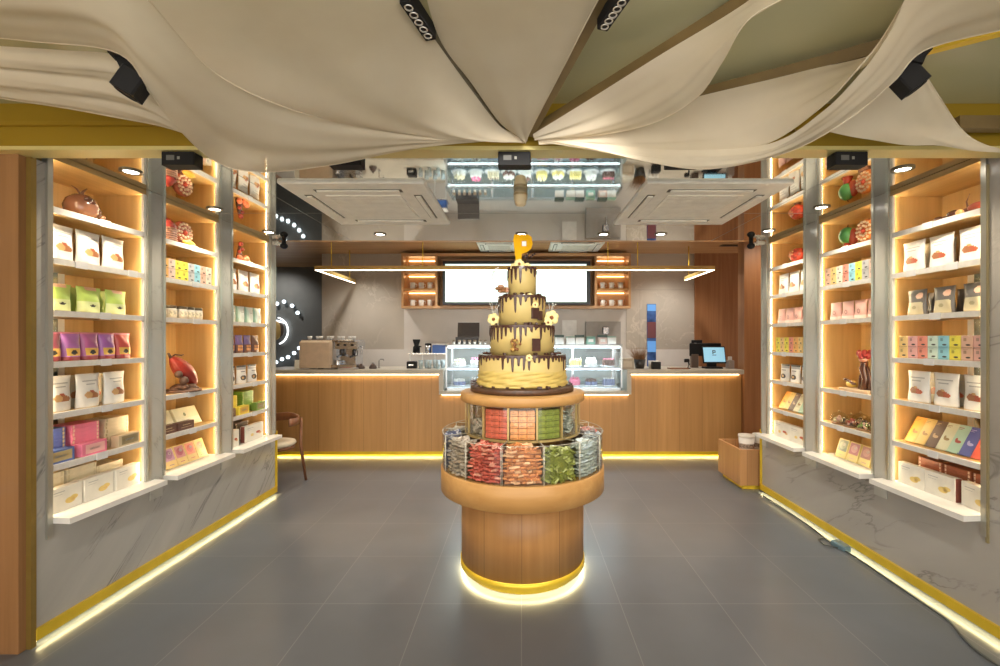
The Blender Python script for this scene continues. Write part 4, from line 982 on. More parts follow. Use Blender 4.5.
def greyfn(u, v):
    if v < .50 and abs(u - .5) < .42 - .05 * v: return 3 if ell(u, v, .5, .3, .15, .06) else 1
    if ell(u, v, .72, .75, .17, .12): return 2
    return 0
POUCH_GREY = pouch('grey_pouch', .145, .165, .05, [GREY, CRM, c_('salmon', (.75, .48, .35)), c_('cream_shade', (.38, .34, .20))], greyfn)
POUCH_DARK = pouch('dark_pouch', .07, .15, .05, [c_('dark_pouch', (.08, .07, .065), .3), GREY], lambda u, v: 0)
def bwfn(u, v):
    if ell(u, v, .5, .3, .3, .14): return 3 if ell(u, v, .45, .3, .14, .07) else 1
    if v > .9: return 1
    if .62 < v < .68 and .25 < u < .75: return 1
    return 2 if v > .78 else 0
POUCH_BW = pouch('monochrome_pouch', .14, .165, .05, [PW, PB, PG, NUT2], bwfn)
PUR = c_('violet', (.20, .13, .32)); BRN = c_('brown', (.16, .07, .045)); ORG = c_('orange_mark', (.70, .30, .10))
def purfn(u, v):
    if .30 < v < .42 and abs(u - .5) < .32: return 2
    if .14 < v < .26 and abs(u - .5) < .36: return 2
    return 0 if v > .48 else 1
POUCH_PURPLE = pouch('violet_pouch', .105, .165, .05, [PUR, BRN, ORG], purfn)
POUCH_BROWN = pouch('brown_pouch', .105, .165, .05, [c_('cocoa', (.22, .10, .06)), BRN, ORG], purfn)

def pbox(name, w, h, d, cols, pics=(), sidepics=(), b=.002):   # front toward -y
    m = MB(); m.bbox(-w / 2, -d / 2, 0, w / 2, d / 2, h, b, 0)
    for p in pics:
        if p[0] == 'r': _, x0, z0, x1, z1, mi = p; m.box(x0, -d / 2 - .0008, z0, x1, -d / 2, z1, mi)
        else:
            _, cx, cz, rx, rz_, mi = p; n = 14
            vs = [(cx + rx * cos(2 * pi * k / n), -d / 2 - .0012, cz + rz_ * sin(2 * pi * k / n)) for k in range(n)]
            vs += [(x, -d / 2, z) for x, y, z in vs]
            m.add(vs, [tuple(range(n))] + [(k, (k + 1) % n, n + (k + 1) % n, n + k) for k in range(n)], mi)
    for s in sidepics:
        sx, z0, z1, mi = s; m.box(sx * w / 2 - .0008, -d / 2 + .004, z0, sx * w / 2 + .0008, d / 2 - .004, z1, mi)
    return m.mesh(name, cols)
def smallbox(c, n, w=.068): return pbox('tasting_box', w, .072, .06, [c_(n, c), c_(n + '_deep', tuple(x * .55 for x in c)), PB, PW],
        [('r', -w * .46, .003, w * .46, .006, 1), ('r', -.018, .040, -.002, .058, 1), ('e', .008, .018, w * .2, .005, 2), ('r', -w * .3, .064, w * .1, .066, 1)], b=.002)
SB = {n: smallbox(c, n) for n, c in dict(orange=(.85, .48, .15), blush=(.84, .60, .50), yellow=(.88, .78, .10), grey=(.50, .50, .50), sky=(.30, .62, .72), coral=(.80, .30, .22), pink=(.82, .45, .42), mint=(.55, .70, .55), salmon=(.82, .50, .32), rose=(.84, .56, .46), amber=(.88, .62, .25), ivory=(.84, .76, .62)).items()}
GOLDC = c_('chocolate_gold', (.80, .60, .20)); CREAMB = c_('box_cream', (.80, .77, .68)); EDGEB = c_('box_edge_brown', (.22, .07, .05))
def bigbox(n, w, h, edge=False, pic='gold'):
    pics = [('r', -w * .38, h * .80, -w * .05, h * .83, 2), ('r', -w * .38, h * .70, -w * .12, h * .715, 2)]
    if pic == 'gold': pics += [('e', w * .12, h * .36, w * .16, h * .13, 1), ('e', w * .24, h * .44, w * .12, h * .10, 1), ('e', w * .2, h * .36, w * .06, h * .05, 3)]
    else: pics += [('e', -w * .12, h * .36, w * .08, h * .09, 1), ('e', w * .2, h * .44, w * .12, h * .08, 4), ('e', w * .3, h * .36, w * .08, h * .07, 3)]
    return pbox('chocolate_box', w, h, .045, [CREAMB, GOLDC, PG, NUT2, NUT3, EDGEB], pics, [(1, .0, h, 5), (-1, 0, h, 5)] if edge else ())
def stackbox(n, c, c2, w=.17, d=.13, h=.0225):       # a thin box, long side to the front
    return pbox('chocolate_box', w, h, d, [c_(n, c), c_(n + '_trim', c2)], [('r', -w * .46, h * .12, -w * .40, h * .88, 1), ('r', w * .40, h * .12, w * .46, h * .88, 1)], (), .0012)

def rowof(name, me, c, n, f0, f1, u, l, text, cat, gname, yaw=0.0, dz=0, jit=.02, tilt=0):
    out = []
    for k in range(n):
        f = f0 + (f1 - f0) * (k + .5) / n
        mm = me[k % len(me)] if isinstance(me, list) else me
        tx = text[k % len(text)] if isinstance(text, list) else text
        lb = '%s, %s on %s of %s' % (tx, order(k, n), SN[l], c['nm'])
        out.append(item(name, mm, c, f, u, l, lb, cat, '%s on the %s of the %s' % (gname, SN[l], c['nm']), yaw + random.uniform(-jit, jit), dz, tilt))
    return out
def rear(lb): return lb
# ---- left front
c = CL[0]
rowof('nut_pouch', POUCH_NUT, c, 3, .03, .82, .06, 2, 'front row white nut pouch', 'pouch', 'white nut pouches', .05)
rowof('olive_pouch', POUCH_OLIVE, c, 3, .14, .98, .16, 2, 'back row olive pouch', 'pouch', 'olive pouches')
rowof('green_pouch', POUCH_GREEN, c, 3, .0, .86, .06, 3, 'front row green pouch', 'pouch', 'green pouches', .05)
rowof('green_pouch', POUCH_GREEN2, c, 6, .20, .80, .17, 3, 'narrow back row green pouch', 'pouch', 'narrow green pouches')
rowof('chocolate_pouch', [bandpouch('maroon', (.36, .09, .14)), bandpouch('purple', (.42, .16, .50)), bandpouch('plum', (.45, .13, .34)), bandpouch('purple', (.42, .16, .50)), bandpouch('crimson', (.62, .10, .09))], c, 5, .0, .90, .07, 4,
      ['maroon pouch with gold label', 'purple pouch with gold label', 'plum pouch with gold label', 'purple pouch with gold label', 'crimson pouch with gold label'], 'pouch', 'gold labelled pouches')
rowof('nut_pouch', POUCH_NUT, c, 3, .0, .84, .06, 5, 'front row white nut pouch', 'pouch', 'white nut pouches', .08)
rowof('olive_pouch', POUCH_OLIVE, c, 4, .16, .92, .16, 5, 'back row olive pouch', 'pouch', 'olive pouches')
# stacks on shelf 6
def stack(c, l, frac, u, n, me, h, word, gname, yaw=0.0, dz=0):
    names = {1: ['only']}
    for k in range(n):
        pos = 'bottom' if k == 0 else 'top' if k == n - 1 else ['', 'second', 'third', 'fourth', 'fifth', 'sixth', 'seventh', 'eighth', 'ninth'][k] + ' from bottom'
        item('chocolate_box', me, c, frac, u, l, '%s box in tall stack on %s of %s, %s' % (word, SN[l], c['nm'], pos), 'box', gname, yaw + random.uniform(-.03, .03), dz + k * (h + .0004))
BP, BG, BBl = stackbox('hot_pink', (.85, .22, .34), (.90, .60, .45)), stackbox('champagne', (.62, .52, .34), (.40, .32, .18)), stackbox('navy', (.10, .14, .42), (.75, .62, .32))
stack(c, 6, .12, .15, 8, BBl, .0225, 'navy', 'navy boxes stacked in the left front cabinet')
stack(c, 6, .45, .15, 8, BP, .0225, 'hot pink', 'hot pink boxes stacked in the left front cabinet')
stack(c, 6, .78, .15, 8, BG, .0225, 'champagne', 'champagne boxes stacked in the left front cabinet')
def frontbox(n, c1, c2, w=.17, h=.075): return pbox('chocolate_box', w, h, .05, [c_(n, c1), c_(n + '_panel', c2), PG], [('r', -w * .36, h * .15, w * .40, h * .85, 1), ('r', -w * .2, h * .42, w * .2, h * .58, 2)])
for f, nm, a, b in ((.10, 'navy', (.10, .16, .42), (.55, .42, .20)), (.42, 'hot pink', (.85, .22, .34), (.90, .48, .45)), (.80, 'champagne', (.62, .50, .32), (.30, .24, .13))):
    item('chocolate_box', frontbox('front_' + nm.replace(' ', '_'), a, b), c, f, .04, 6, '%s box standing before its stack on sixth shelf of left front cabinet' % nm, 'box', None, .06)
W3 = bigbox('w', .19, .135)
rowof('chocolate_box', W3, c, 3, .02, .98, .055, 7, 'white box with gold picture', 'box', 'white gift boxes', .03, 0, .03)
CR1 = stackbox('ivory_slab', (.82, .77, .60), (.70, .64, .46), .185, .12, .032)
for q, f in enumerate((.18, .50, .80)):
    for k in range(6 if q < 2 else 5):
        item('chocolate_box', CR1, c, f, .20, 7, 'ivory flat box in %s stack behind white boxes, left front cabinet, %s' % (['nearest', 'middle', 'farthest'][q], ['bottom', 'second up', 'third up', 'fourth up', 'fifth up', 'sixth up'][k]), 'box', 'ivory boxes stacked on the bottom sill of the left front cabinet', random.uniform(-.02, .02), k * .0325)
# chocolate sculpture pot
def sculpt_gourd(c, frac, u, l, lb):
    t = thing('chocolate_gourd', spot_(c, frac, u, l), lb, 'chocolate sculpture', None, rz(c))
    m = MB(); m.lathe([(0, 0), (.05, .005), (.078, .04), (.084, .08), (.072, .12), (.04, .148), (.012, .155), (0, .156)], 28); m.build('body', mat('milk_chocolate', (.22, .10, .06), .2, coat=.4), t)
    m = MB(); m.tube([(0, 0, .15), (.01, 0, .175), (.035, 0, .20)], [.01, .007, .004], 8); m.tube([(0, 0, .15), (-.03, 0, .18), (-.06, 0, .19)], [.006, .005, .002], 6); m.build('stem', BRN, t)
    for k in range(5):
        m = MB(); a = -.6 + k * .5
        m.ball((.045 * sin(a), -.055 - .015 * cos(a), .115 - .018 * k), .022, 0, 10, (1.3, .5, .7)); m.build('leaf', mat('dark_chocolate', (.10, .035, .02), .25, coat=.4), t)
    m = MB(); m.ball((.09, -.04, .035), .02, 0, 10); m.ball((.10, -.05, .008), .015, 0, 8); m.build('copper_fruit', mat('copper_gloss', (.45, .22, .12), .2, .4), t)
sculpt_gourd(CL[0], .46, .12, 1, 'round brown chocolate gourd sculpture on top shelf of left front cabinet')

# ---- left middle
c = CL[1]
def rockbase(m, w, d, h, mi, rr):
    for k in range(14):
        x, y = rr.uniform(-w, w), rr.uniform(-d, d); m.ball((x, y, rr.uniform(.2, .8) * h), rr.uniform(.3, .55) * h + .008, mi, 7, (1.3, 1, .7))
def pinecone(c, frac, u, l, lb):
    t = thing('chocolate_cone', spot_(c, frac, u, l), lb, 'chocolate sculpture', None, rz(c))
    m = MB(); m.lathe([(0, 0), (.05, .0), (.062, .05), (.055, .10), (.0, .11)], 20); m.build('basket', mat('basket_brown', (.16, .07, .05), .4), t)
    for k in range(6):
        m = MB(); m.lathe([(.058, .012 + k * .016), (.066, .018 + k * .016), (.058, .024 + k * .016)], 20); m.build('ring', mat('ring_cream', (.45, .25, .18), .4), t)
    m = MB(); m.lathe([(.05, .105), (.058, .12), (.035, .155), (.012, .175), (0, .178)], 18); m.build('cap', mat('cap_red', (.42, .06, .05), .25), t)
pinecone(c, .23, .08, 1, 'dark red striped chocolate cone on top shelf of left middle cabinet')
def gemwheel(c, frac, u, l, lb, orange=True):
    t = thing('candy_rosette', spot_(c, frac, u, l), lb, 'chocolate sculpture', None, rz(c))
    zc_ = .105
    m = MB(); m.lathe([(0, -.02), (.082, -.02), (.09, 0), (.082, .02), (0, .02)], 28); m.v = [(x, z, y + zc_) for x, y, z in m.v]; m.build('disc', mat('wheel_orange', (.72, .26, .07), .35) if orange else mat('wheel_red', (.45, .12, .07), .35), t)
    for r_, n in ((.068, 14), (.038, 8)):
        for k in range(n):
            a = 2 * pi * k / n; m = MB(); m.ball((r_ * cos(a), -.024, zc_ + r_ * sin(a)), .011, 0, 8); m.build('gem', mat('gem_ivory', (.82, .62, .42), .3), t)
    m = MB(); m.ball((0, -.024, zc_), .018, 0, 10); m.build('centre', mat('gem_red', (.6, .08, .04), .3), t)
    m = MB(); m.bbox(-.05, -.03, 0, .05, .03, .02, .004); m.build('foot', BRN, t)
gemwheel(c, .50, .09, 1, 'red candy wheel studded with pale gems, top shelf of left middle cabinet', False)
t = thing('cocoa_pod', spot_(c, .50, .035, 1), 'yellow cocoa pod lying before the red candy wheel', 'chocolate sculpture', None, rz(c))
m = MB(); m.tube([(-.07 + .14 * k / 10, 0, .022 + .0 * k) for k in range(11)], [.004, .014, .019, .022, .024, .024, .023, .02, .015, .008, .003], 12); m.build('pod', mat('pod_yellow', (.85, .50, .06), .35), t)
m = MB(); m.tube([(-.07, 0, .022), (-.088, 0, .03)], [.004, .003], 6); m.build('stalk', BRN, t)
order2 = ['orange', 'blush', 'yellow', 'yellow', 'grey', 'sky', 'salmon', 'ivory']
for r in range(2):
    for k, n in enumerate(order2):
        if k == 3: n = 'yellow'
        item('tasting_box', SB[n], c, .02 + .108 * (k + .5), .05, 2, '%s tasting box in %s row, %s, second shelf of left middle cabinet' % (n, ('lower', 'upper')[r], order(k, 8).replace('seventh', 'seventh')), 'box', 'tasting boxes in the left middle cabinet', 0, r * .0725)
def jar(mtl, name='jam_jar'):
    t = put(name, None, None); m = MB(); m.lathe([(0, 0), (.038, 0), (.042, .006), (.042, .068), (.036, .074), (0, .074)], 24); m.build('jar', mtl, t)
    m = MB(); m.lathe([(.04, .074), (.04, .092), (.036, .095), (0, .095)], 24); m.build('lid', mat('jar_lid', (.12, .10, .07), .3, .4), t)
    m = MB(); m.lathe([(.0425, .018), (.0425, .055)], 24, a0=-pi * .85, a1=-pi * .15); m.build('label', mat('jar_label', (.72, .66, .50), .5, 0, .4, 60), t); return t
J = jar(mat('jar_cream', (.80, .76, .66), .25))
for k, f in enumerate((.09, .26, .44, .57, .71)):
    lb = 'cream jar with dark lid, %s on third shelf of left middle cabinet' % order(k, 5)
    if k == 0: J.location = spot_(c, f, .07, 3); J.rotation_euler[2] = rz(c); tag(J, lb, 'jar', 'cream jars with dark lids')
    else: dup(J, spot_(c, f, .07, 3), rz(c), lb)
# big red cocoa pod
t = thing('cocoa_pod', spot_(c, .52, .10, 5), 'big ribbed red cocoa pod leaning on dark rocks in left middle cabinet', 'chocolate sculpture', None, rz(c))
m = MB(); nn = 26; vs = []; fs = []
A, B = Vector((-.11, 0, .27)), Vector((.11, -.03, .05))
for i in range(17):
    q = i / 16; p = A.lerp(B, q); r0 = .060 * (sin(pi * min(1, q * .94 + .03)) ** .7) + .003
    dr = (B - A).normalized(); a1 = dr.cross(Vector((0, 1, 0))).normalized(); b1 = dr.cross(a1).normalized()
    for k in range(nn):
        a = 2 * pi * k / nn; r_ = r0 * (1 + .07 * cos(a * 8)); vs.append(tuple(p + a1 * r_ * cos(a) + b1 * r_ * sin(a) * .9))
for i in range(16):
    for k in range(nn): fs.append((i * nn + k, i * nn + (k + 1) % nn, (i + 1) * nn + (k + 1) % nn, (i + 1) * nn + k))
m.add(vs, fs, 0, True); m.build('pod', mat('pod_red', (.36, .035, .022), .35, 0, .35, 12, coat=.3), t)
m = MB(); m.tube([(-.11, 0, .265), (-.085, -.01, .29), (-.03, -.02, .282), (-.01, -.02, .288)], [.008, .006, .005, .003], 8); m.tube([(-.11, 0, .265), (-.135, 0, .30)], [.012, .008], 8); m.build('stalk', mat('stalk_dark', (.10, .05, .03), .5), t)
m = MB(); rockbase(m, .11, .05, .055, 0, random.Random(3)); m.lathe([(0, 0), (.13, 0), (.13, .015), (0, .02)], 18); m.build('rock_base', mat('rock_brown', (.15, .075, .045), .6, 0, .4, 25), t)
m = MB(); m.ball((-.06, -.06, .09), .032, 0, 10); m.ball((-.1, -.05, .14), .028, 0, 10); m.build('cocoa_bean', mat('stalk_dark', (.10, .05, .03), .5), t)
# cream leaning gift boxes and dark boxes
def slab(n, w, h, d, cols, pics): return pbox(n, w, h, d, cols, pics)
LB = slab('gift_box', .25, .15, .03, [c_('pale_green_cream', (.76, .74, .50)), c_('emblem_green', (.20, .25, .10)), c_('cream_band', (.82, .80, .62))], [('e', -.02, .09, .012, .015, 1), ('r', -.12, .03, .12, .06, 2)])
for k, f in enumerate((.26, .72)): item('gift_box', LB, c, f, .13, 6, 'pale cream gift box leaning back on sixth shelf of left middle cabinet, %s' % order(k, 2), 'box', 'leaning cream gift boxes', 0, .0, -.45)
DBX = slab('gift_box', .17, .06, .05, [c_('dark_brown_box', (.13, .06, .045)), c_('box_gold_line', (.55, .40, .25))], [('r', -.04, .035, .04, .040, 1), ('r', -.06, .018, .06, .021, 1)])
for k, f in enumerate((.12, .42)): item('gift_box', DBX, c, f, .045, 6, 'dark brown box before the leaning cream boxes, %s' % order(k, 2), 'box', 'dark brown boxes in the left middle cabinet', .03)
def bar_card(n, base, c1, c2, w=.105, h=.155):
    return pbox('chocolate_bar', w, h, .02, [c_(n + '_base', base), c_(n + '_art', c1), c_(n + '_art_dark', c2), PW], [('r', -w * .42, h * .36, w * .42, h * .94, 1), ('e', 0, h * .66, w * .3, h * .2, 2), ('e', w * .1, h * .72, w * .14, h * .08, 3), ('r', -w * .2, h * .14, w * .2, h * .17, 2)])
YB = (.78, .58, .22)
rowof('chocolate_bar', [bar_card('lilac', YB, (.55, .42, .45), (.34, .20, .32)), bar_card('mauve', YB, (.50, .28, .42), (.30, .14, .26)), bar_card('claret', YB, (.60, .25, .25), (.45, .08, .12)), bar_card('scarlet', YB, (.78, .28, .16), (.60, .10, .08)), bar_card('honey', YB, (.75, .45, .15), (.45, .2, .08))],
      c, 5, .02, .92, .07, 7, ['lilac fronted bar', 'mauve fronted bar', 'claret fronted bar', 'scarlet fronted bar', 'honey fronted bar'], 'chocolate bar', 'leaning yellow based bars', 0, .0, .0, -.35)

# ---- left rear
c = CL[2]
def figurine(c, frac, u, l, lb, big=1.0):
    t = thing('chocolate_figurine', spot_(c, frac, u, l), lb, 'chocolate sculpture', None, rz(c)); k = big
    m = MB(); m.lathe([(0, 0), (.035 * k, 0), (.028 * k, .06 * k), (.018 * k, .11 * k), (.01 * k, .15 * k), (0, .16 * k)], 16); m.build('trunk', mat('dark_chocolate', (.10, .035, .02), .25, coat=.4), t)
    for q, (x, z, r_) in enumerate(((-.01, .165, .022), (.012, .12, .018), (-.03, .09, .016))):
        m = MB(); m.ball((x * k, -.02, z * k), r_ * k, 0, 10); m.build('berry', mat('berry_red', (.50, .07, .04), .25), t)
    for q, (x, z, r_) in enumerate(((.055, .035, .034), (-.045, .03, .028), (.02, .025, .025))):
        m = MB(); m.ball((x * k, -.03, z * k), r_ * k, 0, 12, (1, .8, 1)); m.build('fruit', mat('fruit_orange_red', (.60, .15, .06), .3), t)
    m = MB(); m.ball((.10 * k, -.02, .02 * k), .02 * k, 0, 10); m.build('golden_fruit', mat('fruit_gold', (.80, .50, .20), .3), t)
figurine(c, .40, .08, 1, 'dark chocolate figurine with red fruit on top shelf of left rear cabinet')
rowof('nut_pouch', POUCH_NUT, c, 3, .0, .88, .06, 2, 'white nut pouch', 'pouch', 'white nut pouches', .05)
rowof('mint_pouch', POUCH_MINT, c, 4, .02, .90, .06, 3, 'pale mint pouch', 'pouch', 'pale mint pouches')
rowof('violet_pouch', [POUCH_PURPLE, POUCH_PURPLE, POUCH_PURPLE, POUCH_BROWN], c, 4, .02, .84, .06, 4, ['violet pouch with brown base'] * 3 + ['cocoa brown pouch'], 'pouch', 'violet and brown pouches')
rowof('monochrome_pouch', POUCH_BW, c, 3, -.02, .80, .06, 5, 'white pouch with black print', 'pouch', 'black printed white pouches')
BY, BGN = stackbox('lemon', (.85, .72, .08), (.9, .85, .35), .17, .13, .021), stackbox('leaf_green', (.22, .38, .05), (.60, .70, .22), .17, .13, .021)
stack(c, 6, .25, .16, 8, BY, .021, 'lemon', 'lemon boxes stacked in the left rear cabinet')
stack(c, 6, .66, .16, 9, BGN, .021, 'leaf green', 'leaf green boxes stacked in the left rear cabinet')
for f, nm, a, b in ((.36, 'lemon', (.88, .70, .08), (.80, .50, .10)), (.80, 'leaf green', (.20, .32, .06), (.35, .30, .14))):
    item('chocolate_box', frontbox('front_' + nm.replace(' ', '_'), a, b), c, f, .045, 6, '%s box standing before its stack on sixth shelf of left rear cabinet' % nm, 'box', None, .05)
item('chocolate_box', frontbox('front_umber', (.14, .08, .06), (.3, .2, .12), .1), c, .08, .045, 6, 'dark umber box at the near end, sixth shelf of left rear cabinet', 'box', None)
WB = bigbox('wr', .30, .15, True, 'nuts')
item('chocolate_box', WB, c, .66, .055, 7, 'wide white nut box with brown sides on left rear sill', 'box', None)
item('chocolate_box', bigbox('wn', .16, .15, True, 'nuts'), c, .14, .055, 7, 'narrow white box at near end of left rear sill', 'box', None)
BK = stackbox('umber', (.13, .09, .06), (.60, .52, .40), .20, .12, .022)
for q, f in enumerate((.22, .60)):
    for k in range(8): item('chocolate_box', BK, c, f, .19, 7, 'dark umber box in %s stack on left rear sill, %s' % (['nearer', 'farther'][q], ['bottom', 'second up', 'third up', 'fourth up', 'fifth up', 'sixth up', 'seventh up', 'top'][k]), 'box', 'dark umber boxes stacked on the left rear sill', random.uniform(-.03, .03), k * .0224)

# ---- right front
c = CR[0]
t = thing('cocoa_branch', spot_(c, .38, .10, 1), 'long dark cocoa branch with pods on top shelf of right front cabinet', 'chocolate sculpture', None, rz(c))
m = MB(); m.tube([(-.22, 0, .012), (-.1, 0, .03), (.02, 0, .035), (.14, 0, .05), (.2, 0, .06)], [.006, .010, .014, .016, .008], 8); m.build('branch', BRN, t)
m = MB(); m.tube([(.06, 0, .04), (.05, 0, .09), (.07, 0, .13)], [.006, .004, .002], 6); m.build('twig', BRN, t)
for x, z, r_, nm in ((-.12, .03, .020, 0), (-.02, .035, .030, 1), (.12, .04, .034, 2), (.19, .05, .03, 0), (-.19, .016, .014, 1)):
    m = MB(); m.ball((x, -.01, z), r_, 0, 12, (1.5, .8, .8)); m.build('pod', [mat('milk_chocolate', (.22, .10, .06), .2), mat('dark_chocolate', (.10, .035, .02), .25), mat('maroon_pod', (.28, .06, .04), .3)][nm], t)
m = MB(); m.ball((.05, -.04, .025), .02, 0, 10); m.build('golden_nut', mat('fruit_gold', (.80, .50, .20), .3), t)
rowof('nut_pouch', POUCH_NUT_R, c, 3, .02, .94, .06, 2, 'front row white nut pouch', 'pouch', 'white nut pouches', -.05)
rowof('olive_pouch', POUCH_OLIVE, c, 3, .2, 1.0, .16, 2, 'back row olive pouch', 'pouch', 'olive pouches')
rowof('grey_pouch', POUCH_GREY, c, 3, .0, .90, .06, 3, 'cream fronted dark grey pouch', 'pouch', 'dark grey pouches', -.05)
rowof('dark_pouch', POUCH_DARK, c, 4, .2, .85, .17, 3, 'narrow back row dark pouch', 'pouch', 'narrow dark pouches')
o8 = ['rose', 'salmon', 'yellow', 'sky', 'mint', 'coral', 'pink', 'amber']
for r in range(2):
    for k, n in enumerate(o8):
        item('tasting_box', SB[n], c, .0 + .114 * (k + .5), .05, 4, '%s tasting box in %s row, %s, fourth shelf of right front cabinet' % (n, ('lower', 'upper')[r], order(k, 8)), 'box', 'tasting boxes in the right front cabinet', 0, r * .0725)
rowof('nut_pouch', POUCH_NUT_R, c, 3, -.02, .88, .06, 5, 'front row white nut pouch', 'pouch', 'white nut pouches', -.06)
rowof('olive_pouch', POUCH_OLIVE, c, 3, .1, .82, .16, 5, 'back row olive pouch', 'pouch', 'olive pouches')
def thinbar(n, c1, c2, w=.084, h=.185): return pbox('chocolate_bar', w, h, .018, [c_(n + '_bar', c1), c_(n + '_bar_print', c2)], [('e', w * .05, h * .40, w * .22, h * .05, 1), ('e', -w * .12, h * .46, w * .08, h * .06, 1), ('r', -w * .36, h * .88, w * .0, h * .90, 1), ('r', -w * .36, h * .83, -w * .1, h * .845, 1)])
bars = [('charcoal', (.06, .08, .08), (.3, .3, .3)), ('red', (.68, .12, .07), (.85, .55, .3)), ('navy', (.10, .12, .38), (.5, .5, .8)), ('mint', (.45, .68, .55), (.4, .08, .06)), ('ivory', (.72, .74, .54), (.35, .25, .1)), ('umber', (.13, .08, .06), (.55, .4, .25)), ('ochre', (.66, .48, .14), (.35, .2, .05)), ('orange', (.82, .38, .06), (.4, .15, .04))]
rowof('chocolate_bar', [thinbar(*b) for b in bars], c, 8, -.01, .93, .08, 6, ['leaning %s bar' % b[0] for b in bars], 'chocolate bar', 'colourful leaning bars', .0, .0, .0, -.5)
RB2 = bigbox('rb', .20, .14, True)
for k, f in enumerate((.10, .46, .78)): item('chocolate_box', RB2, c, f, .055, 7, 'cream box with gold chocolate picture, %s on right front sill' % order(k, 3), 'box', 'cream gift boxes on the right front sill', [-.12, .0, .0][k])
RK = stackbox('rust', (.36, .12, .06), (.80, .66, .50), .17, .12, .022)
for q, f in enumerate((.17, .46, .75)):
    for k in range(8): item('chocolate_box', RK, c, f, .20, 7, 'rust brown box in %s stack on right front sill, %s' % (['nearest', 'middle', 'farthest'][q], ['bottom', 'second up', 'third up', 'fourth up', 'fifth up', 'sixth up', 'seventh up', 'top'][k]), 'box', 'rust brown boxes stacked on the right front sill', random.uniform(-.02, .02), k * .0224)

# ---- right middle
c = CR[1]
t = thing('mango_sculpture', spot_(c, .66, .10, 1), 'green and red mango shaped sculpture on top shelf of right middle cabinet', 'chocolate sculpture', None, rz(c))
m = MB(); m.lathe([(0, 0), (.04, 0), (.03, .03), (.02, .06), (0, .06)], 16); m.build('red_foot', mat('berry_red', (.50, .07, .04), .25), t)
m = MB(); m.ball((-.005, 0, .115), .062, 0, 18, (1, .9, 1.1)); m.build('green_fruit', mat('fruit_green', (.12, .42, .12), .3, 0, .3, 8), t)
m = MB(); m.ball((.04, .02, .10), .05, 0, 16, (.8, .8, 1.3)); m.build('red_fruit', mat('fruit_red', (.55, .10, .05), .3), t)
m = MB(); m.tube([(0, 0, .175), (.01, 0, .20)], [.006, .003], 6); m.build('stalk', BRN, t)
gemwheel(c, .33, .10, 1, 'orange candy wheel studded with pale gems, top shelf of right middle cabinet', True)
o8b = ['blush', 'grey', 'yellow', 'sky', 'coral', 'ivory', 'amber', 'salmon']
for r in range(2):
    for k, n in enumerate(o8b):
        item('tasting_box', SB[n], c, .01 + .112 * (k + .5), .05, 2, '%s tasting box in %s row, %s, second shelf of right middle cabinet' % (n, ('lower', 'upper')[r], order(k, 8)), 'box', 'tasting boxes in the right middle cabinet', 0, r * .0725)
rowof('pink_pouch', POUCH_PINK, c, 4, .0, .88, .06, 3, 'rose pink pouch', 'pouch', 'rose pink pouches', -.04)
# rooster-like sculpture
t = thing('chocolate_sculpture', spot_(c, .34, .09, 5), 'tall dark chocolate sculpture crowned with red petals, right middle cabinet', 'chocolate sculpture', None, rz(c))
m = MB(); m.bbox(-.13, -.07, 0, .13, .07, .022, .006); m.build('base', mat('cream_base', (.60, .44, .28), .4), t)
m = MB(); m.tube([(0, 0, .02), (.015, 0, .1), (-.01, 0, .18), (.0, 0, .25)], [.032, .026, .03, .022], 12); m.tube([(.05, 0, .02), (.06, 0, .1), (.03, 0, .2)], [.014, .012, .01], 8); m.tube([(-.05, 0, .02), (-.04, 0, .12), (-.01, 0, .2)], [.012, .010, .008], 8); m.build('trunk', mat('dark_chocolate', (.10, .035, .02), .25), t)
for k in range(8):
    a = k * pi / 4; m = MB(); m.ball((.034 * cos(a), .03 * sin(a), .285 + .012 * (k % 2)), .024, 0, 10, (1, .8, 1.3)); m.build('petal', mat('petal_red', (.32, .03, .025), .4), t)
m = MB(); m.ball((0, -.01, .25), .03, 0, 10, (1.2, .8, .6)); m.build('collar', mat('collar_cream', (.7, .35, .25), .4), t)
t = thing('chocolate_flower', spot_(c, .60, .11, 5), 'small yellow and brown chocolate flower on a cream slab, right middle cabinet', 'chocolate sculpture', None, rz(c))
m = MB(); m.bbox(-.07, -.06, 0, .07, .06, .02, .004); m.build('slab', mat('cream_base', (.60, .44, .28), .4), t)
m = MB(); m.ball((0, 0, .05), .035, 0, 12, (1.4, 1, .8)); m.build('yellow_bloom', mat('bloom_yellow', (.72, .52, .12), .4), t)
for k in range(4): m = MB(); m.ball((-.04 + .028 * k, -.02, .085 - .01 * k), .018, 0, 9, (1.4, .7, .6)); m.build('brown_leaf', mat('dark_chocolate', (.10, .035, .02), .25), t)
t = thing('chocolate_cup', spot_(c, .06, .06, 5), 'small pink topped chocolate cup at near end of right middle cabinet', 'chocolate sculpture', None, rz(c))
m = MB(); m.lathe([(0, 0), (.03, 0), (.035, .05), (0, .05)], 14); m.build('cup', BRN, t); m = MB(); m.ball((0, 0, .06), .03, 0, 10); m.build('pink_top', mat('pink_cream', (.75, .42, .36), .4), t)
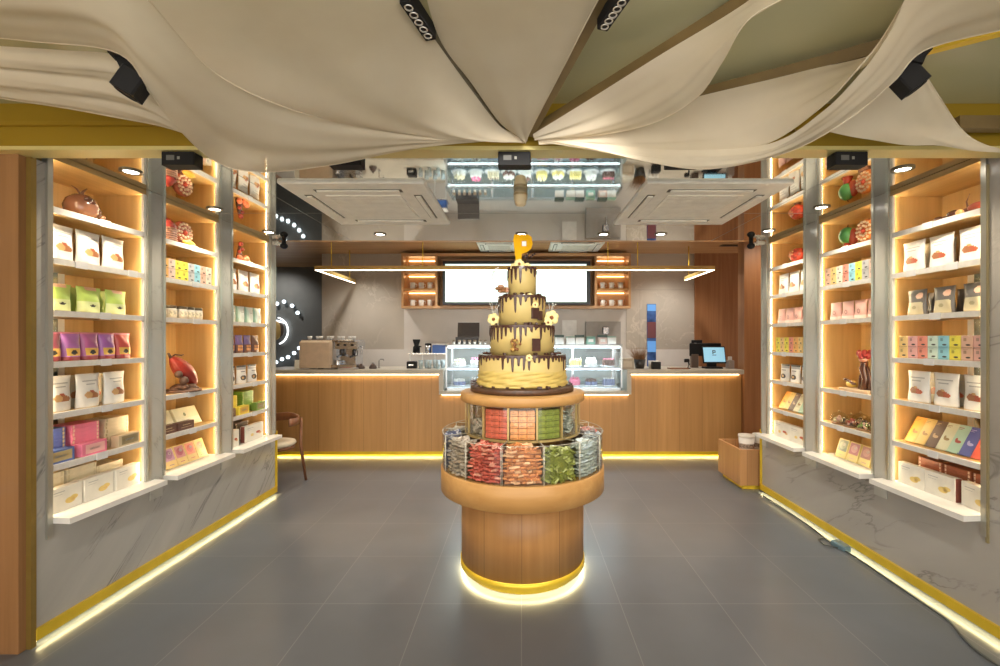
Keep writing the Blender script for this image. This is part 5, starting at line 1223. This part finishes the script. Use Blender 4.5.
# candy domes
DG = glass('dome_glass', (.93, .94, .92), .2)
cols = [(.55, .10, .08), (.75, .62, .35), (.25, .38, .12), (.40, .16, .06), (.78, .50, .42), (.12, .05, .03)]
def dome(c, f, u, l, lb, seed):
    rr = random.Random(seed); t = thing('candy_dome', spot_(c, f, u, l), lb, 'candy dome', 'clear candy domes on the sixth shelf of the right middle cabinet', rz(c))
    m = MB(); m.lathe([(.0, 0), (.052, 0), (.056, .010), (.0, .012)], 20); m.build('base', mat('dome_base', (.30, .16, .08), .4), t)
    m = MB(); m.lathe([(.055, .011), (.062, .035), (.058, .062), (.04, .085), (.015, .095), (.0, .096)], 22); m.build('clear_lid', DG, t)
    m = MB(); k0 = seed % 3
    for q in range(34):
        a = rr.uniform(0, 6.28); r_ = rr.uniform(0, .043); m.ball((r_ * cos(a), r_ * sin(a), .02 + rr.uniform(0, .045) * (1 - r_ / .06)), rr.uniform(.008, .012), rr.choice([k0, k0, (k0 + 3) % 6, 5, 4]), 6)
    o = m.build('mixed_candy', [mat('candy_%d' % i, cc, .3) for i, cc in enumerate(cols)], t); o['kind'] = 'stuff'
    m = MB(); m.ball((0, 0, .103), .009, 0, 8); m.build('knob', mat('knob_gold', (.6, .45, .2), .3, .5), t)
k = 0
for row, (u_, fs_) in enumerate(((.07, (.08, .30, .52, .74)), (.19, (.18, .40, .62)))):
    for q, f in enumerate(fs_): dome(c, f, u_, 6, 'clear dome of mixed candy in %s row, %s, right middle cabinet' % (('front', 'back')[row], order(q, len(fs_))), 10 + k); k += 1
YB2 = (.80, .66, .25)
rowof('chocolate_bar', [bar_card('teal', YB2, (.16, .30, .30), (.06, .14, .18), .115), bar_card('rosewood', YB2, (.45, .22, .18), (.60, .35, .28), .115), bar_card('raspberry', YB2, (.52, .20, .20), (.75, .45, .40), .115), bar_card('moss', YB2, (.22, .26, .18), (.42, .44, .30), .115)],
      c, 4, .02, .84, .08, 7, ['teal fronted bar', 'rosewood fronted bar', 'raspberry fronted bar', 'moss green fronted bar'], 'chocolate bar', 'leaning yellow based bars', .0, .0, .0, -.30)

# ---- right rear
c = CR[2]
t = thing('red_geode', spot_(c, .50, .12, 1), 'glossy red geode ball on top shelf of right rear cabinet', 'chocolate sculpture', None, rz(c))
m = MB(); m.ball((0, 0, .085), .078, 0, 20, (1, .9, .92)); m.build('ball', mat('geode_red', (.62, .07, .04), .2, 0, .4, 30, coat=.4), t)
m = MB(); rr = random.Random(9)
for k in range(16): a = rr.uniform(0, 6.28); r_ = rr.uniform(0, .04); m.ball((r_ * cos(a), -.064, .09 + r_ * sin(a)), .009, 0, 6)
m.build('crystals', mat('crystal_orange', (.85, .35, .15), .2), t); m = MB(); m.lathe([(0, 0), (.035, 0), (.02, .02), (0, .02)], 14); m.build('foot', BRN, t)
rowof('nut_pouch', POUCH_NUT, c, 3, .0, .84, .06, 2, 'white nut pouch', 'pouch', 'white nut pouches', -.05)
rowof('pink_pouch', POUCH_PINK, c, 4, .0, .86, .06, 3, 'rose pink pouch', 'pouch', 'rose pink pouches', -.04)
o6 = ['yellow', 'amber', 'orange', 'coral', 'yellow', 'amber', 'yellow']
for r in range(2):
    for k, n in enumerate(o6):
        item('tasting_box', SB[n], c, .0 + .118 * (k + .5), .05, 4, '%s tasting box in %s row, %s, fourth shelf of right rear cabinet' % (n, ('lower', 'upper')[r], order(k, 7)), 'box', 'tasting boxes in the right rear cabinet', 0, r * .0725)
rowof('monochrome_pouch', POUCH_BW, c, 3, -.02, .80, .06, 5, 'white pouch with black print', 'pouch', 'black printed white pouches')
rowof('chocolate_bar', [thinbar(*b) for b in [('red',) + bars[1][1:], ('navy',) + bars[2][1:], ('mint',) + bars[3][1:], ('ivory',) + bars[4][1:], ('umber',) + bars[5][1:], ('ochre',) + bars[6][1:], ('orange',) + bars[7][1:]]], c, 7, -.02, .90, .08, 6,
      ['leaning %s bar' % b for b in ('red', 'navy', 'mint', 'ivory', 'umber', 'ochre', 'orange')], 'chocolate bar', 'colourful leaning bars', .0, .0, .0, -.5)
for k, f in enumerate((.26, .70)): item('chocolate_box', bigbox('rr%d' % k, .27, .15, False, 'nuts'), c, f, .055, 7, 'wide cream nut box on right rear sill, %s' % order(k, 2), 'box', 'wide cream boxes on the right rear sill')
# ------------------------------------------------------------------ round display table
TX, TY = .007, 3.225
t = thing('display_table', (TX, TY, 0), 'round oak display table with a wide ring tray and an upper disc', 'display table')
m = MB(); m.lathe([(0, .085), (.433, .085), (.433, .60), (0, .60)], 72); m.build('pedestal', W_DRUM, t)
m = MB(); m.lathe([(0, 0), (.395, 0), (.395, .038), (.43, .04), (.439, .04), (.439, .085), (0, .085)], 72); m.build('gold_foot', GOLDT, t)
m = MB(); m.lathe([(.412, .0385), (.434, .0385), (.434, .0395), (.412, .0395), (.412, .0385)], 72); m.build('light_ring', LED_Y, t)
m = MB(); m.lathe([(0, .568), (.562, .568), (.575, .575), (.575, .722), (.568, .73), (0, .73)], 96); m.build('ring_tray', W_RING, t)
m = MB(); m.lathe([(0, .73), (.27, .73), (.27, 1.17), (0, 1.17)], 48); m.build('core', W_DRUM, t)
m = MB(); m.lathe([(0, 1.175), (.425, 1.175), (.44, 1.185), (.44, 1.232), (.43, 1.24), (0, 1.24)], 96); m.build('upper_disc', W_RING, t)
NB = 14
def sector_bin(a, r0, r1, z0, z1, label, group, dth, closed=False):
    tt = thing('candy_bin', (TX, TY, z0), label, 'candy bin', group, a)
    h = z1 - z0; th = .003; n = 6; A = dth / 2 * .97
    m = MB()
    def arc(r, za, zb, th_): m.lathe([(r, za), (r, zb), (r - th_, zb), (r - th_, za), (r, za)], n, a0=-A, a1=A, smooth=False)
    arc(r1, 0.003, h, th); m.build('front_wall', ACRYL, tt)
    for sg in (-1, 1):
        m = MB(); c0, s0 = cos(A * sg), sin(A * sg)
        p = Vector((r0 * c0, r0 * s0, 0)); q = Vector(((r1 - .004) * c0, (r1 - .004) * s0, 0)); nrm = Vector((-s0, c0, 0)) * (-sg) * th
        m.add([tuple(p), tuple(q), tuple(q + nrm), tuple(p + nrm)] + [tuple(x + Vector((0, 0, h))) for x in (p, q, q + nrm, p + nrm)],
              [(0, 1, 2, 3), (4, 5, 6, 7), (0, 1, 5, 4), (1, 2, 6, 5), (2, 3, 7, 6), (3, 0, 4, 7)]); m.build('side_wall', ACRYL, tt)
    m = MB(); m.lathe([(r0, 0), (r1, 0), (r1, .003), (r0, .003), (r0, 0)], n, a0=-A, a1=A, smooth=False); m.build('bin_floor', ACRYL, tt)
    # polished rim that catches the light
    m = MB()
    pts = [Vector((r0 * cos(-A), r0 * sin(-A), h))] + [Vector((r1 * cos(-A + 2 * A * k / n), r1 * sin(-A + 2 * A * k / n), h)) for k in range(n + 1)] + [Vector((r0 * cos(A), r0 * sin(A), h))]
    m.tube(pts, .0016, 5); 
    for sg in (-1, 1): m.tube([Vector((r1 * cos(A * sg), r1 * sin(A * sg), 0.002)), Vector((r1 * cos(A * sg), r1 * sin(A * sg), h))], .0018, 5)
    m.build('rim', mat('acrylic_edge', (.66, .62, .50), .15, 0, .1, 20), tt)
    return tt
# outer bins: front faces the camera at angle -90 degrees
FILL = [('orange', (.78, .31, .10), (.85, .52, .28)), ('red', (.62, .13, .09), (.78, .34, .24)), ('grey brown', (.46, .38, .28), (.60, .52, .42)), ('navy and silver', (.14, .16, .26), (.62, .62, .66)), ('ivory', (.66, .62, .50), (.5, .4, .3)),
        ('brown', (.30, .16, .08), (.5, .3, .2)), ('gold', (.62, .45, .15), (.7, .6, .3)), ('purple', (.3, .15, .3), (.5, .3, .5)), ('copper', (.5, .25, .12), (.7, .4, .2)), ('cream', (.7, .62, .45), (.6, .5, .4)),
        ('silver and pink', (.70, .60, .58), (.78, .25, .22)), ('silver', (.52, .58, .60), (.68, .72, .74)), ('pale blue green', (.55, .62, .56), (.68, .78, .82)), ('olive green', (.27, .31, .06), (.50, .54, .22))]
dth = 2 * pi / NB
place = {0: 'front centre', 1: 'first left of centre', 2: 'second left of centre', 3: 'third left of centre', 4: 'fourth left of centre', 5: 'back left', 6: 'back, left of middle', 7: 'back middle', 8: 'back, right of middle', 9: 'back right', 10: 'fourth right of centre', 11: 'third right of centre', 12: 'second right of centre', 13: 'first right of centre'}
for k in range(NB):
    a = -pi / 2 - k * dth
    nm, c1, c2 = FILL[k]
    c1 = tuple(c1)
    tt = sector_bin(a, .415, .566, .7305, .968, 'clear acrylic bin on lower tray, %s, holding %s sweets' % (place[k], nm), 'acrylic bins around the lower tray', dth)
    rr = random.Random(40 + k); m = MB(); hh = .205 if k in (0, 1, 2, 3) else .17 if k == 13 else .19
    A = dth / 2 * .90
    # a heap of flat foil-wrapped slabs
    L = 9
    for q in range(L):
        z = .006 + q * hh / L; rimax = .558
        for i in range(7):
            b = -A + 2 * A * (i + .5) / 7 + rr.uniform(-.02, .02); r_ = rimax - .026 - abs(rr.gauss(0, .004)) - (.02 * q / L if k == 13 else 0)
            w, d, h = rr.uniform(.014, .021), .022, rr.uniform(.009, .014)
            tl = .9 if k == 13 else .16
            m.X = Matrix.Rotation(b, 4, 'Z') @ Matrix.Translation((r_, 0, z + .006 + rr.uniform(0, .006))) @ Matrix.Rotation(rr.gauss(0, tl), 4, 'X') @ Matrix.Rotation(rr.gauss(0, tl * .8), 4, 'Y') @ Matrix.Rotation(rr.gauss(0, .3), 4, 'Z')
            m.bbox(-d, -w, -h / 2, d, w, h / 2, .0015, rr.choice([0, 0, 1, 2]))
    for q in range(44):
        b = rr.uniform(-A * .86, A * .86); r_ = rr.uniform(.45, .535)
        m.X = Matrix.Rotation(b, 4, 'Z') @ Matrix.Translation((r_, 0, hh + rr.uniform(-.012, .014) + .012 * (1 - abs(b) / A))) @ Matrix.Rotation(rr.gauss(0, .5), 4, 'X') @ Matrix.Rotation(rr.gauss(0, .4), 4, 'Y') @ Matrix.Rotation(rr.uniform(0, 3), 4, 'Z')
        m.bbox(-.018, -.018, -.003, .018, .018, .003, .0015, rr.choice([0, 0, 1, 1, 2]))
    m.X = Matrix(); m.lathe([(.43, .005), (.53, .005), (.53, hh - .006), (.43, hh - .006), (.43, .005)], 6, mi=2, a0=-A * .9, a1=A * .9, smooth=False)
    dk = tuple(x * .72 for x in c1)
    o = m.build('sweet_heap', [mat('foil_%d' % k, c1, .3, .15, .15, 60), mat('foil_b_%d' % k, c2, .28, .15, .15, 60), mat('foil_c_%d' % k, dk, .35, .1, .15, 60)], None, (TX, TY, .7335), a)
    tag(o, 'heap of %s foil wrapped sweets in the lower bin, %s' % (nm, place[k]), 'sweets', 'heaps of wrapped sweets in the lower bins', 'stuff')
# upper bins: glazed drum with gold-brown posts, neat packs inside
NU = 14; du = 2 * pi / NU
UF = {0: ('orange', (.82, .36, .12)), 1: ('red', (.66, .15, .09)), 13: ('olive green', (.27, .33, .06)), 2: ('clear', (.5, .44, .34)), 12: ('pale green', (.50, .56, .48))}
upl = {0: 'front centre', 1: 'left of centre', 13: 'right of centre', 2: 'second left of centre', 12: 'second right of centre'}
POST = mat('post_bronze', (.50, .36, .14), .3, .4)
for k in range(NU):
    a = -pi / 2 + (k * du) * -1
    nm = upl.get(k, {3: 'third left', 4: 'fourth left', 5: 'back far left', 6: 'back left', 7: 'back middle', 8: 'back right', 9: 'back far right', 10: 'fourth right', 11: 'third right'}.get(k, 'back'))
    tt = sector_bin(a, .30, .405, .968 - .0, 1.172, 'clear upper compartment under the round disc, %s' % nm, 'clear compartments under the upper disc', du)
    m = MB(); b = du / 2; m.X = Matrix.Rotation(b, 4, 'Z') @ Matrix.Translation((.404, 0, 0)); m.box(-.008, -.006, 0, .006, .006, .204); m.build('corner_post', POST, tt)
    m = MB(); m.lathe([(.395, -.016), (.410, -.016), (.410, -.001), (.395, -.001), (.395, -.016)], 6, a0=-du / 2, a1=du / 2, smooth=False); m.build('bottom_rail', POST, tt)
    if k in UF:
        cn, cc = UF[k]
        if k in (0, 1, 13):
            PK = MB(); PK.bbox(-.026, -.030, 0, .026, .030, .034, .003, 0); PK.box(-.018, -.0308, .008, .018, -.030, .012, 1)
            PK = PK.mesh('sweet_pack', [mat('pk_' + cn, cc, .3, .1, .2, 40), mat('pk_line_' + cn, tuple(min(1, x * .5) for x in cc), .4)])
            for col in range(3):
                for row in range(5):
                    ang = a + (-1 + col) * -.136 * -1
                    r_ = .366
                    o = put('sweet_pack', PK, None, (TX + r_ * cos(ang), TY + r_ * sin(ang), .9715 + row * .0375), ang + pi / 2)
                    tag(o, '%s wrapped pack in the upper compartment, %s column, %s' % (cn, ['left', 'middle', 'right'][col], ['bottom row', 'fourth row', 'third row', 'second row', 'top row'][row]), 'sweet pack', '%s packs in the upper compartment' % cn)
        else:
            m = MB(); rr = random.Random(80 + k)
            for q in range(26):
                bq = rr.uniform(-.15, .15); m.X = Matrix.Rotation(bq, 4, 'Z') @ Matrix.Translation((.365, 0, .02 + (q // 3) * (.010 if k == 2 else .018))) @ Matrix.Rotation(rr.gauss(0, .3), 4, 'X')
                m.bbox(-.02, -.02, -.004, .02, .02, .004, .0015)
            o = m.build('sweet_heap', mat('pk_' + cn.replace(' ', '_'), cc, .25, .2, .3, 50), None, (TX, TY, .972), a)
            tag(o, 'small heap of %s sweets in the upper compartment, %s' % (cn if cn != 'clear' else 'beige', nm), 'sweets', None, 'stuff')
m = MB(); m.lathe([(.272, .955), (.404, .955), (.404, .967), (.272, .967), (.272, .955)], 72); o = m.build('inner_floor', POST, t); o.location = (0, 0, 0)

# ------------------------------------------------------------------ cake
CX, CY, CZ = TX - .003, TY, 1.24
t = thing('tiered_cake', (CX, CY, CZ), 'four tier cream cake with chocolate drips and yellow letter topper', 'cake')
ICE = mat('buttercream', (.62, .47, .17), .5, 0, .06, 10); ICE2 = mat('buttercream_ruffle', (.58, .43, .12), .5, 0, .10, 14)
CHO = mat('chocolate_glaze', (.055, .020, .014), .25, 0, .15, 30, coat=.3)
m = MB(); m.lathe([(0, .002), (.355, .002), (.368, .008), (.366, .036), (.355, .042), (0, .042)], 80); m.build('cake_board', mat('board_chocolate', (.075, .035, .018), .4, 0, .3, 40), t)
tiers = [(.308, .048, .255), (.229, .262, .458), (.167, .464, .665), (.100, .670, .872)]
rr = random.Random(21)
for q, (r, z0, z1) in enumerate(tiers):
    m = MB(); n = 96; prof = []
    if q == 0:
        m.lathe([(0, z0), (r + .0, z0), (r, z0 + .05), (r, z1 - .012), (r - .012, z1), (0, z1)], 96)
    else:
        m.lathe([(0, z0 - .006), (r, z0 - .006), (r, z1 - .010), (r - .010, z1), (0, z1)], 96)
    m.build('tier', ICE, t)
    # drip curtain: one continuous glaze skirt with uneven tongues
    m = MB(); N = int(r * 1000); N = max(96, N - N % 2); vs = []; fs = []
    nd = int(2 * pi * r / .035); lens = [rr.choice([.035, .05, .075, .10, .12]) * (1.0 if q else .95) for _ in range(nd)]; offs = [rr.uniform(-.2, .2) for _ in range(nd)]
    rows = 12; N = nd * 12
    for i in range(N):
        a = 2 * pi * i / N; ph = i / 12.0; d = int(ph); x = ph - d - .5 - offs[d] * .5
        wgt = max(0.0, 1 - (abs(x) / .25) ** 4)
        ln = .018 + (lens[d] - .018) * (wgt ** .5 if wgt > 0 else 0) + .004 * sin(i * .9)
        for j in range(rows + 1):
            v = j / rows; thick = .0045 + .0025 * (wgt if v > .6 else .4) * sin(pi * min(1, v * .95 + .05))
            if v == 1: thick = .001
            z = z1 + .003 - ln * v
            vs.append(((r + thick) * cos(a), (r + thick) * sin(a), z))
    q2 = rows + 1
    for i in range(N):
        for j in range(rows): fs.append((i * q2 + j, i * q2 + j + 1, ((i + 1) % N) * q2 + j + 1, ((i + 1) % N) * q2 + j))
    m.add(vs, fs, 0, True)
    top = len(m.v); m.lathe([(r + .0045, z1 + .003), (r - .006, z1 + .006), (r * .6, z1 + .006)] + ([(0, z1 + .006)]), N if N < 200 else 128)
    m.build('chocolate_drip', CHO, t)
# ruffled skirt of lowest tier
m = MB(); N = 160; vs = []; fs = []; rows = 14
for i in range(N):
    a = 2 * pi * i / N
    for j in range(rows + 1):
        v = j / rows; z = .046 + .105 * v
        rad = .310 + .015 * (1 - v) ** 1.3 + .006 * sin(5 * a + 16 * v) * (1 - v * .7) + .004 * sin(11 * a - 25 * v + 1)
        if v == 1: rad = .3085
        vs.append((rad * cos(a), rad * sin(a), z + .006 * sin(3 * a + 1) * v))
for i in range(N):
    for j in range(rows): fs.append((i * (rows + 1) + j, ((i + 1) % N) * (rows + 1) + j, ((i + 1) % N) * (rows + 1) + j + 1, i * (rows + 1) + j + 1))
m.add(vs, fs, 0, True); m.build('ruffled_skirt', ICE2, t)
# chocolate pieces on board and tier edges
def chunk(x, y, z, s, mt=CHO, nm='chocolate_piece'):
    m = MB(); m.X = Matrix.Translation((x, y, z)) @ Matrix.Rotation(rr.uniform(0, 3), 4, 'Z') @ Matrix.Rotation(rr.uniform(-.3, .3), 4, 'X'); m.bbox(-s, -s * .6, -s * .4, s, s * .6, s * .45, s * .2); m.build(nm, mt, t)
for k in range(22):
    a = -pi / 2 + (k - 11) * .28 + rr.uniform(-.06, .06); chunk(.347 * cos(a), .347 * sin(a), .052, rr.uniform(.010, .018))
for r, z, n in ((.265, .268, 12), (.195, .472, 10), (.13, .680, 8)):
    for k in range(n): a = rr.uniform(-pi, .0); chunk(r * cos(a), r * sin(a), z, rr.uniform(.010, .02))
# square chocolate plaques on the right of tiers
for q, (r, ang, z, w, h) in enumerate(((.167, -1.03, .505, .030, .075), (.167, -.78, .495, .022, .065), (.229, -1.16, .285, .030, .085), (.229, -1.33, .0, 0, 0))):
    if not w: continue
    m = MB(); m.X = Matrix.Rotation(ang, 4, 'Z') @ Matrix.Translation((r + .008, 0, z)); m.bbox(-.006, -w, 0, .006, w, h, .002); m.build('chocolate_plaque', CHO, t)
# flowers
PET = mat('petal_cream', (.88, .74, .32), .5); PEC = mat('petal_heart', (.30, .10, .03), .5)
def flower(x, y, z, s, n=6, mt=PET):
    m = MB()
    for k in range(n):
        a = 2 * pi * k / n + .3
        m.ball((x + s * .55 * cos(a), y, z + s * .55 * sin(a)), s * .5, 0, 10, (1, .35, 1))
    m.ball((x, y - s * .25, z), s * .28, 1, 8); m.build('flower', [mt, PEC], t)
flower(-.200, -.08, .505, .042); flower(.205, -.10, .515, .050); flower(.18, -.12, .48, .03)
flower(-.02, -.085, .890, .036); flower(.035, -.08, .872, .028); flower(-.055, -.07, .872, .028)
flower(.055, -.145, .660, .022); flower(.045, -.315, .245, .022); flower(.09, -.155, .60, .022, 5)
m = MB()
for k in range(26):
    a = rr.uniform(0, 6.28); s = rr.uniform(0, .042); m.ball((-.05 + s * cos(a), -.236 - rr.uniform(0, .014), .325 + s * sin(a)), rr.uniform(.006, .012), rr.choice([0, 0, 1]), 6)
m.build('nut_cluster', [mat('cluster_brown', (.24, .10, .03), .5), mat('cluster_gold', (.50, .30, .07), .5)], t)
m = MB()
for k in range(7): m.ball((-.112 - .018 * (k % 4), -.085 - .01 * (k % 2), .700 + .017 * (k // 3)), .018, k % 2, 8, (1.3, .8, .7))
m.build('nut_cluster', [mat('cluster_rose', (.50, .28, .18), .5), mat('cluster_brown', (.24, .10, .03), .5)], t)
for sx in (-1, 1):   # white sprigs beside the flowers
    m = MB()
    for k in range(6):
        a = rr.uniform(-.5, .5); L = rr.uniform(.07, .13)
        p = Vector((sx * .20, -.06, .53)); m.tube([p, p + Vector((a * L * .5, 0, L * .6)), p + Vector((a * L * 1.1, 0, L))], [.0015, .0012, .001], 4); m.ball(tuple(p + Vector((a * L * 1.1, 0, L))), .005, 0, 5)
    m.build('white_sprig', mat('sprig_white', (.80, .78, .70), .6), t)
m = MB()
for k in range(8): a = 1.7 + k * .32; m.ball((-.165 + .05 * cos(a), -.02, .78 + .095 * sin(a)), .006, 0, 5)
m.tube([(-.165 + .05 * cos(1.7 + k * .25), -.02, .78 + .095 * sin(1.7 + k * .25)) for k in range(10)], .0015, 4)
m.build('white_sprig', mat('sprig_white', (.80, .78, .70), .6), t)
# dark twig and letter P
m = MB(); m.tube([(.038, 0, .87), (.040, 0, .93), (.034, 0, .965)], .005, 6)
for k in range(6): m.ball((.02 + .014 * k, -.005, .955 + .012 * (k % 3)), .009, 0, 7)
m.build('chocolate_twig', CHO, t)
m = MB(); z0, z1 = .918, 1.100
k = FPX / TY
# P outline: stem, bowl with a square counter
X0, X1 = -.053, .062
outer = [(-.036, z0), (-.004, z0), (-.002, z0 + .058), (.030, z0 + .072), (.054, z0 + .096), (.062, z0 + .13), (.056, z0 + .178), (.036, z0 + .194), (-.046, z0 + .196), (-.052, z0 + .16)]
n = len(outer)
hole = [(-.002, z0 + .112), (.026, z0 + .112), (.026, z0 + .150), (-.002, z0 + .150)]
# front and back faces split into quads around the square counter
P2 = outer + hole
faces = [(0, 1, 2, 10, 13, 9), (9, 13, 8), (8, 13, 12, 7), (7, 12, 6), (6, 12, 11, 5), (5, 11, 4), (4, 11, 3), (3, 11, 10, 2)]
P2 = [(x * 1.22, z) for x, z in P2]; vs = [(x, -.014, z) for x, z in P2] + [(x, .012, z) for x, z in P2]; nn = len(P2)
fs = [f for f in faces] + [tuple(nn + i for i in reversed(f)) for f in faces]
fs += [(i, (i + 1) % n, nn + (i + 1) % n, nn + i) for i in range(n)] + [(n + i, n + (i + 1) % 4, nn + n + (i + 1) % 4, nn + n + i) for i in range(4)]
m.add(vs, fs); o = m.build('letter_topper', mat('topper_yellow', (.78, .40, .0), .65, spec=.15), t); o['label'] = 'yellow letter P'
m = MB(); m.box(.0, -.006, z0 + .114, .030, -.002, z0 + .148); m.build('letter_counter', mat('counter_white', (.80, .76, .72), .4), o)
# ------------------------------------------------------------------ lights
def lamp(kind, loc, e, col, size=.1, target=None, cone=None, blend=.6, sy=None):
    l = bpy.data.lights.new('lamp', kind); l.energy = e; l.color = col
    if kind == 'SPOT': l.spot_size = R(cone or 90); l.spot_blend = blend; l.shadow_soft_size = size
    elif kind == 'AREA':
        l.size = size
        if sy: l.shape = 'RECTANGLE'; l.size_y = sy
    else: l.shadow_soft_size = size
    o = bpy.data.objects.new('lamp', l); COL.objects.link(o); o.location = loc
    d = (Vector(target) - Vector(loc)) if target else Vector((0, 0, -1))
    o.rotation_euler = d.to_track_quat('-Z', 'Y').to_euler()
    return o
WARM = (1, .86, .66); NEU = (1, .95, .88)
for (x, d) in DL: lamp('SPOT', (x, d, ZM - .02), 26 if abs(x) > 2 else 34, WARM, .04, None, 120, .8)
# track spotlights of the canopy
lamp('SPOT', at(133, 100, 1.6), 40, NEU, .04, (-1.2, 3.6, .3), 95, .8)
lamp('SPOT', at(905, 96, 1.65), 45, NEU, .04, (1.2, 3.6, .3), 95, .8)
lamp('SPOT', atz(418, 18, 1.04), 45, NEU, .05, (0, 3.2, 1.4), 70, .8)
lamp('SPOT', atz(612, 12, 1.04), 45, NEU, .05, (0, 3.2, 1.4), 70, .8)
# spots added under the soffit to brighten the counter work area, without fittings
for x in (-2.6, -.9, .9, 2.4): lamp('SPOT', (x, 7.0, ZS - .02), 60, NEU, .05, None, 120, .8)
lamp('SPOT', (-3.0, 5.3, ZS - .05), 25, WARM, .05, None, 130, .8)
lamp('SPOT', (3.4, 5.5, ZS - .05), 25, WARM, .05, (3.4, 6.2, 1), 130, .8)

lamp('SPOT', (-4.9, 8.3, ZS - .05), 35, NEU, .05, (-4.9, 9.1, 1.6), 120, .8)  # added spot that brightens the charcoal wall, no lamp body there
lamp('AREA', (.17, 6.40, 1.485), 16, (.84, .94, 1), .05, None, sy=None).data.shape = 'RECTANGLE'
for o_ in COL.objects:
    if o_.type == 'LIGHT' and o_.data.type == 'AREA': o_.data.size = 2.3; o_.data.size_y = .05
w = bpy.data.worlds.new('mall'); S.world = w; w.use_nodes = True
bg = w.node_tree.nodes['Background']; bg.inputs[0].default_value = (1.0, .93, .84, 1); bg.inputs[1].default_value = 2.5

cam = bpy.data.cameras.new('camera'); co = bpy.data.objects.new('camera', cam); COL.objects.link(co)
co.location = (0, 0, EYE); co.rotation_euler = (pi / 2, 0, 0)
cam.sensor_width = 36; cam.lens = 36 * FPX / 1000; cam.shift_x = -.0215; cam.shift_y = .007; cam.clip_start = .05
S.camera = co
S.view_settings.view_transform = 'Standard'; S.view_settings.look = 'None'; S.view_settings.exposure = 0.55; S.view_settings.gamma = 1
S.view_settings.use_curve_mapping = False
S.cycles.use_denoising = True; S.cycles.max_bounces = 8; S.cycles.transparent_max_bounces = 16
S.cycles.diffuse_bounces = 4; S.cycles.glossy_bounces = 5; S.cycles.caustics_reflective = False; S.cycles.caustics_refractive = False
S.cycles.sample_clamp_indirect = 4.0; S.cycles.blur_glossy = .5
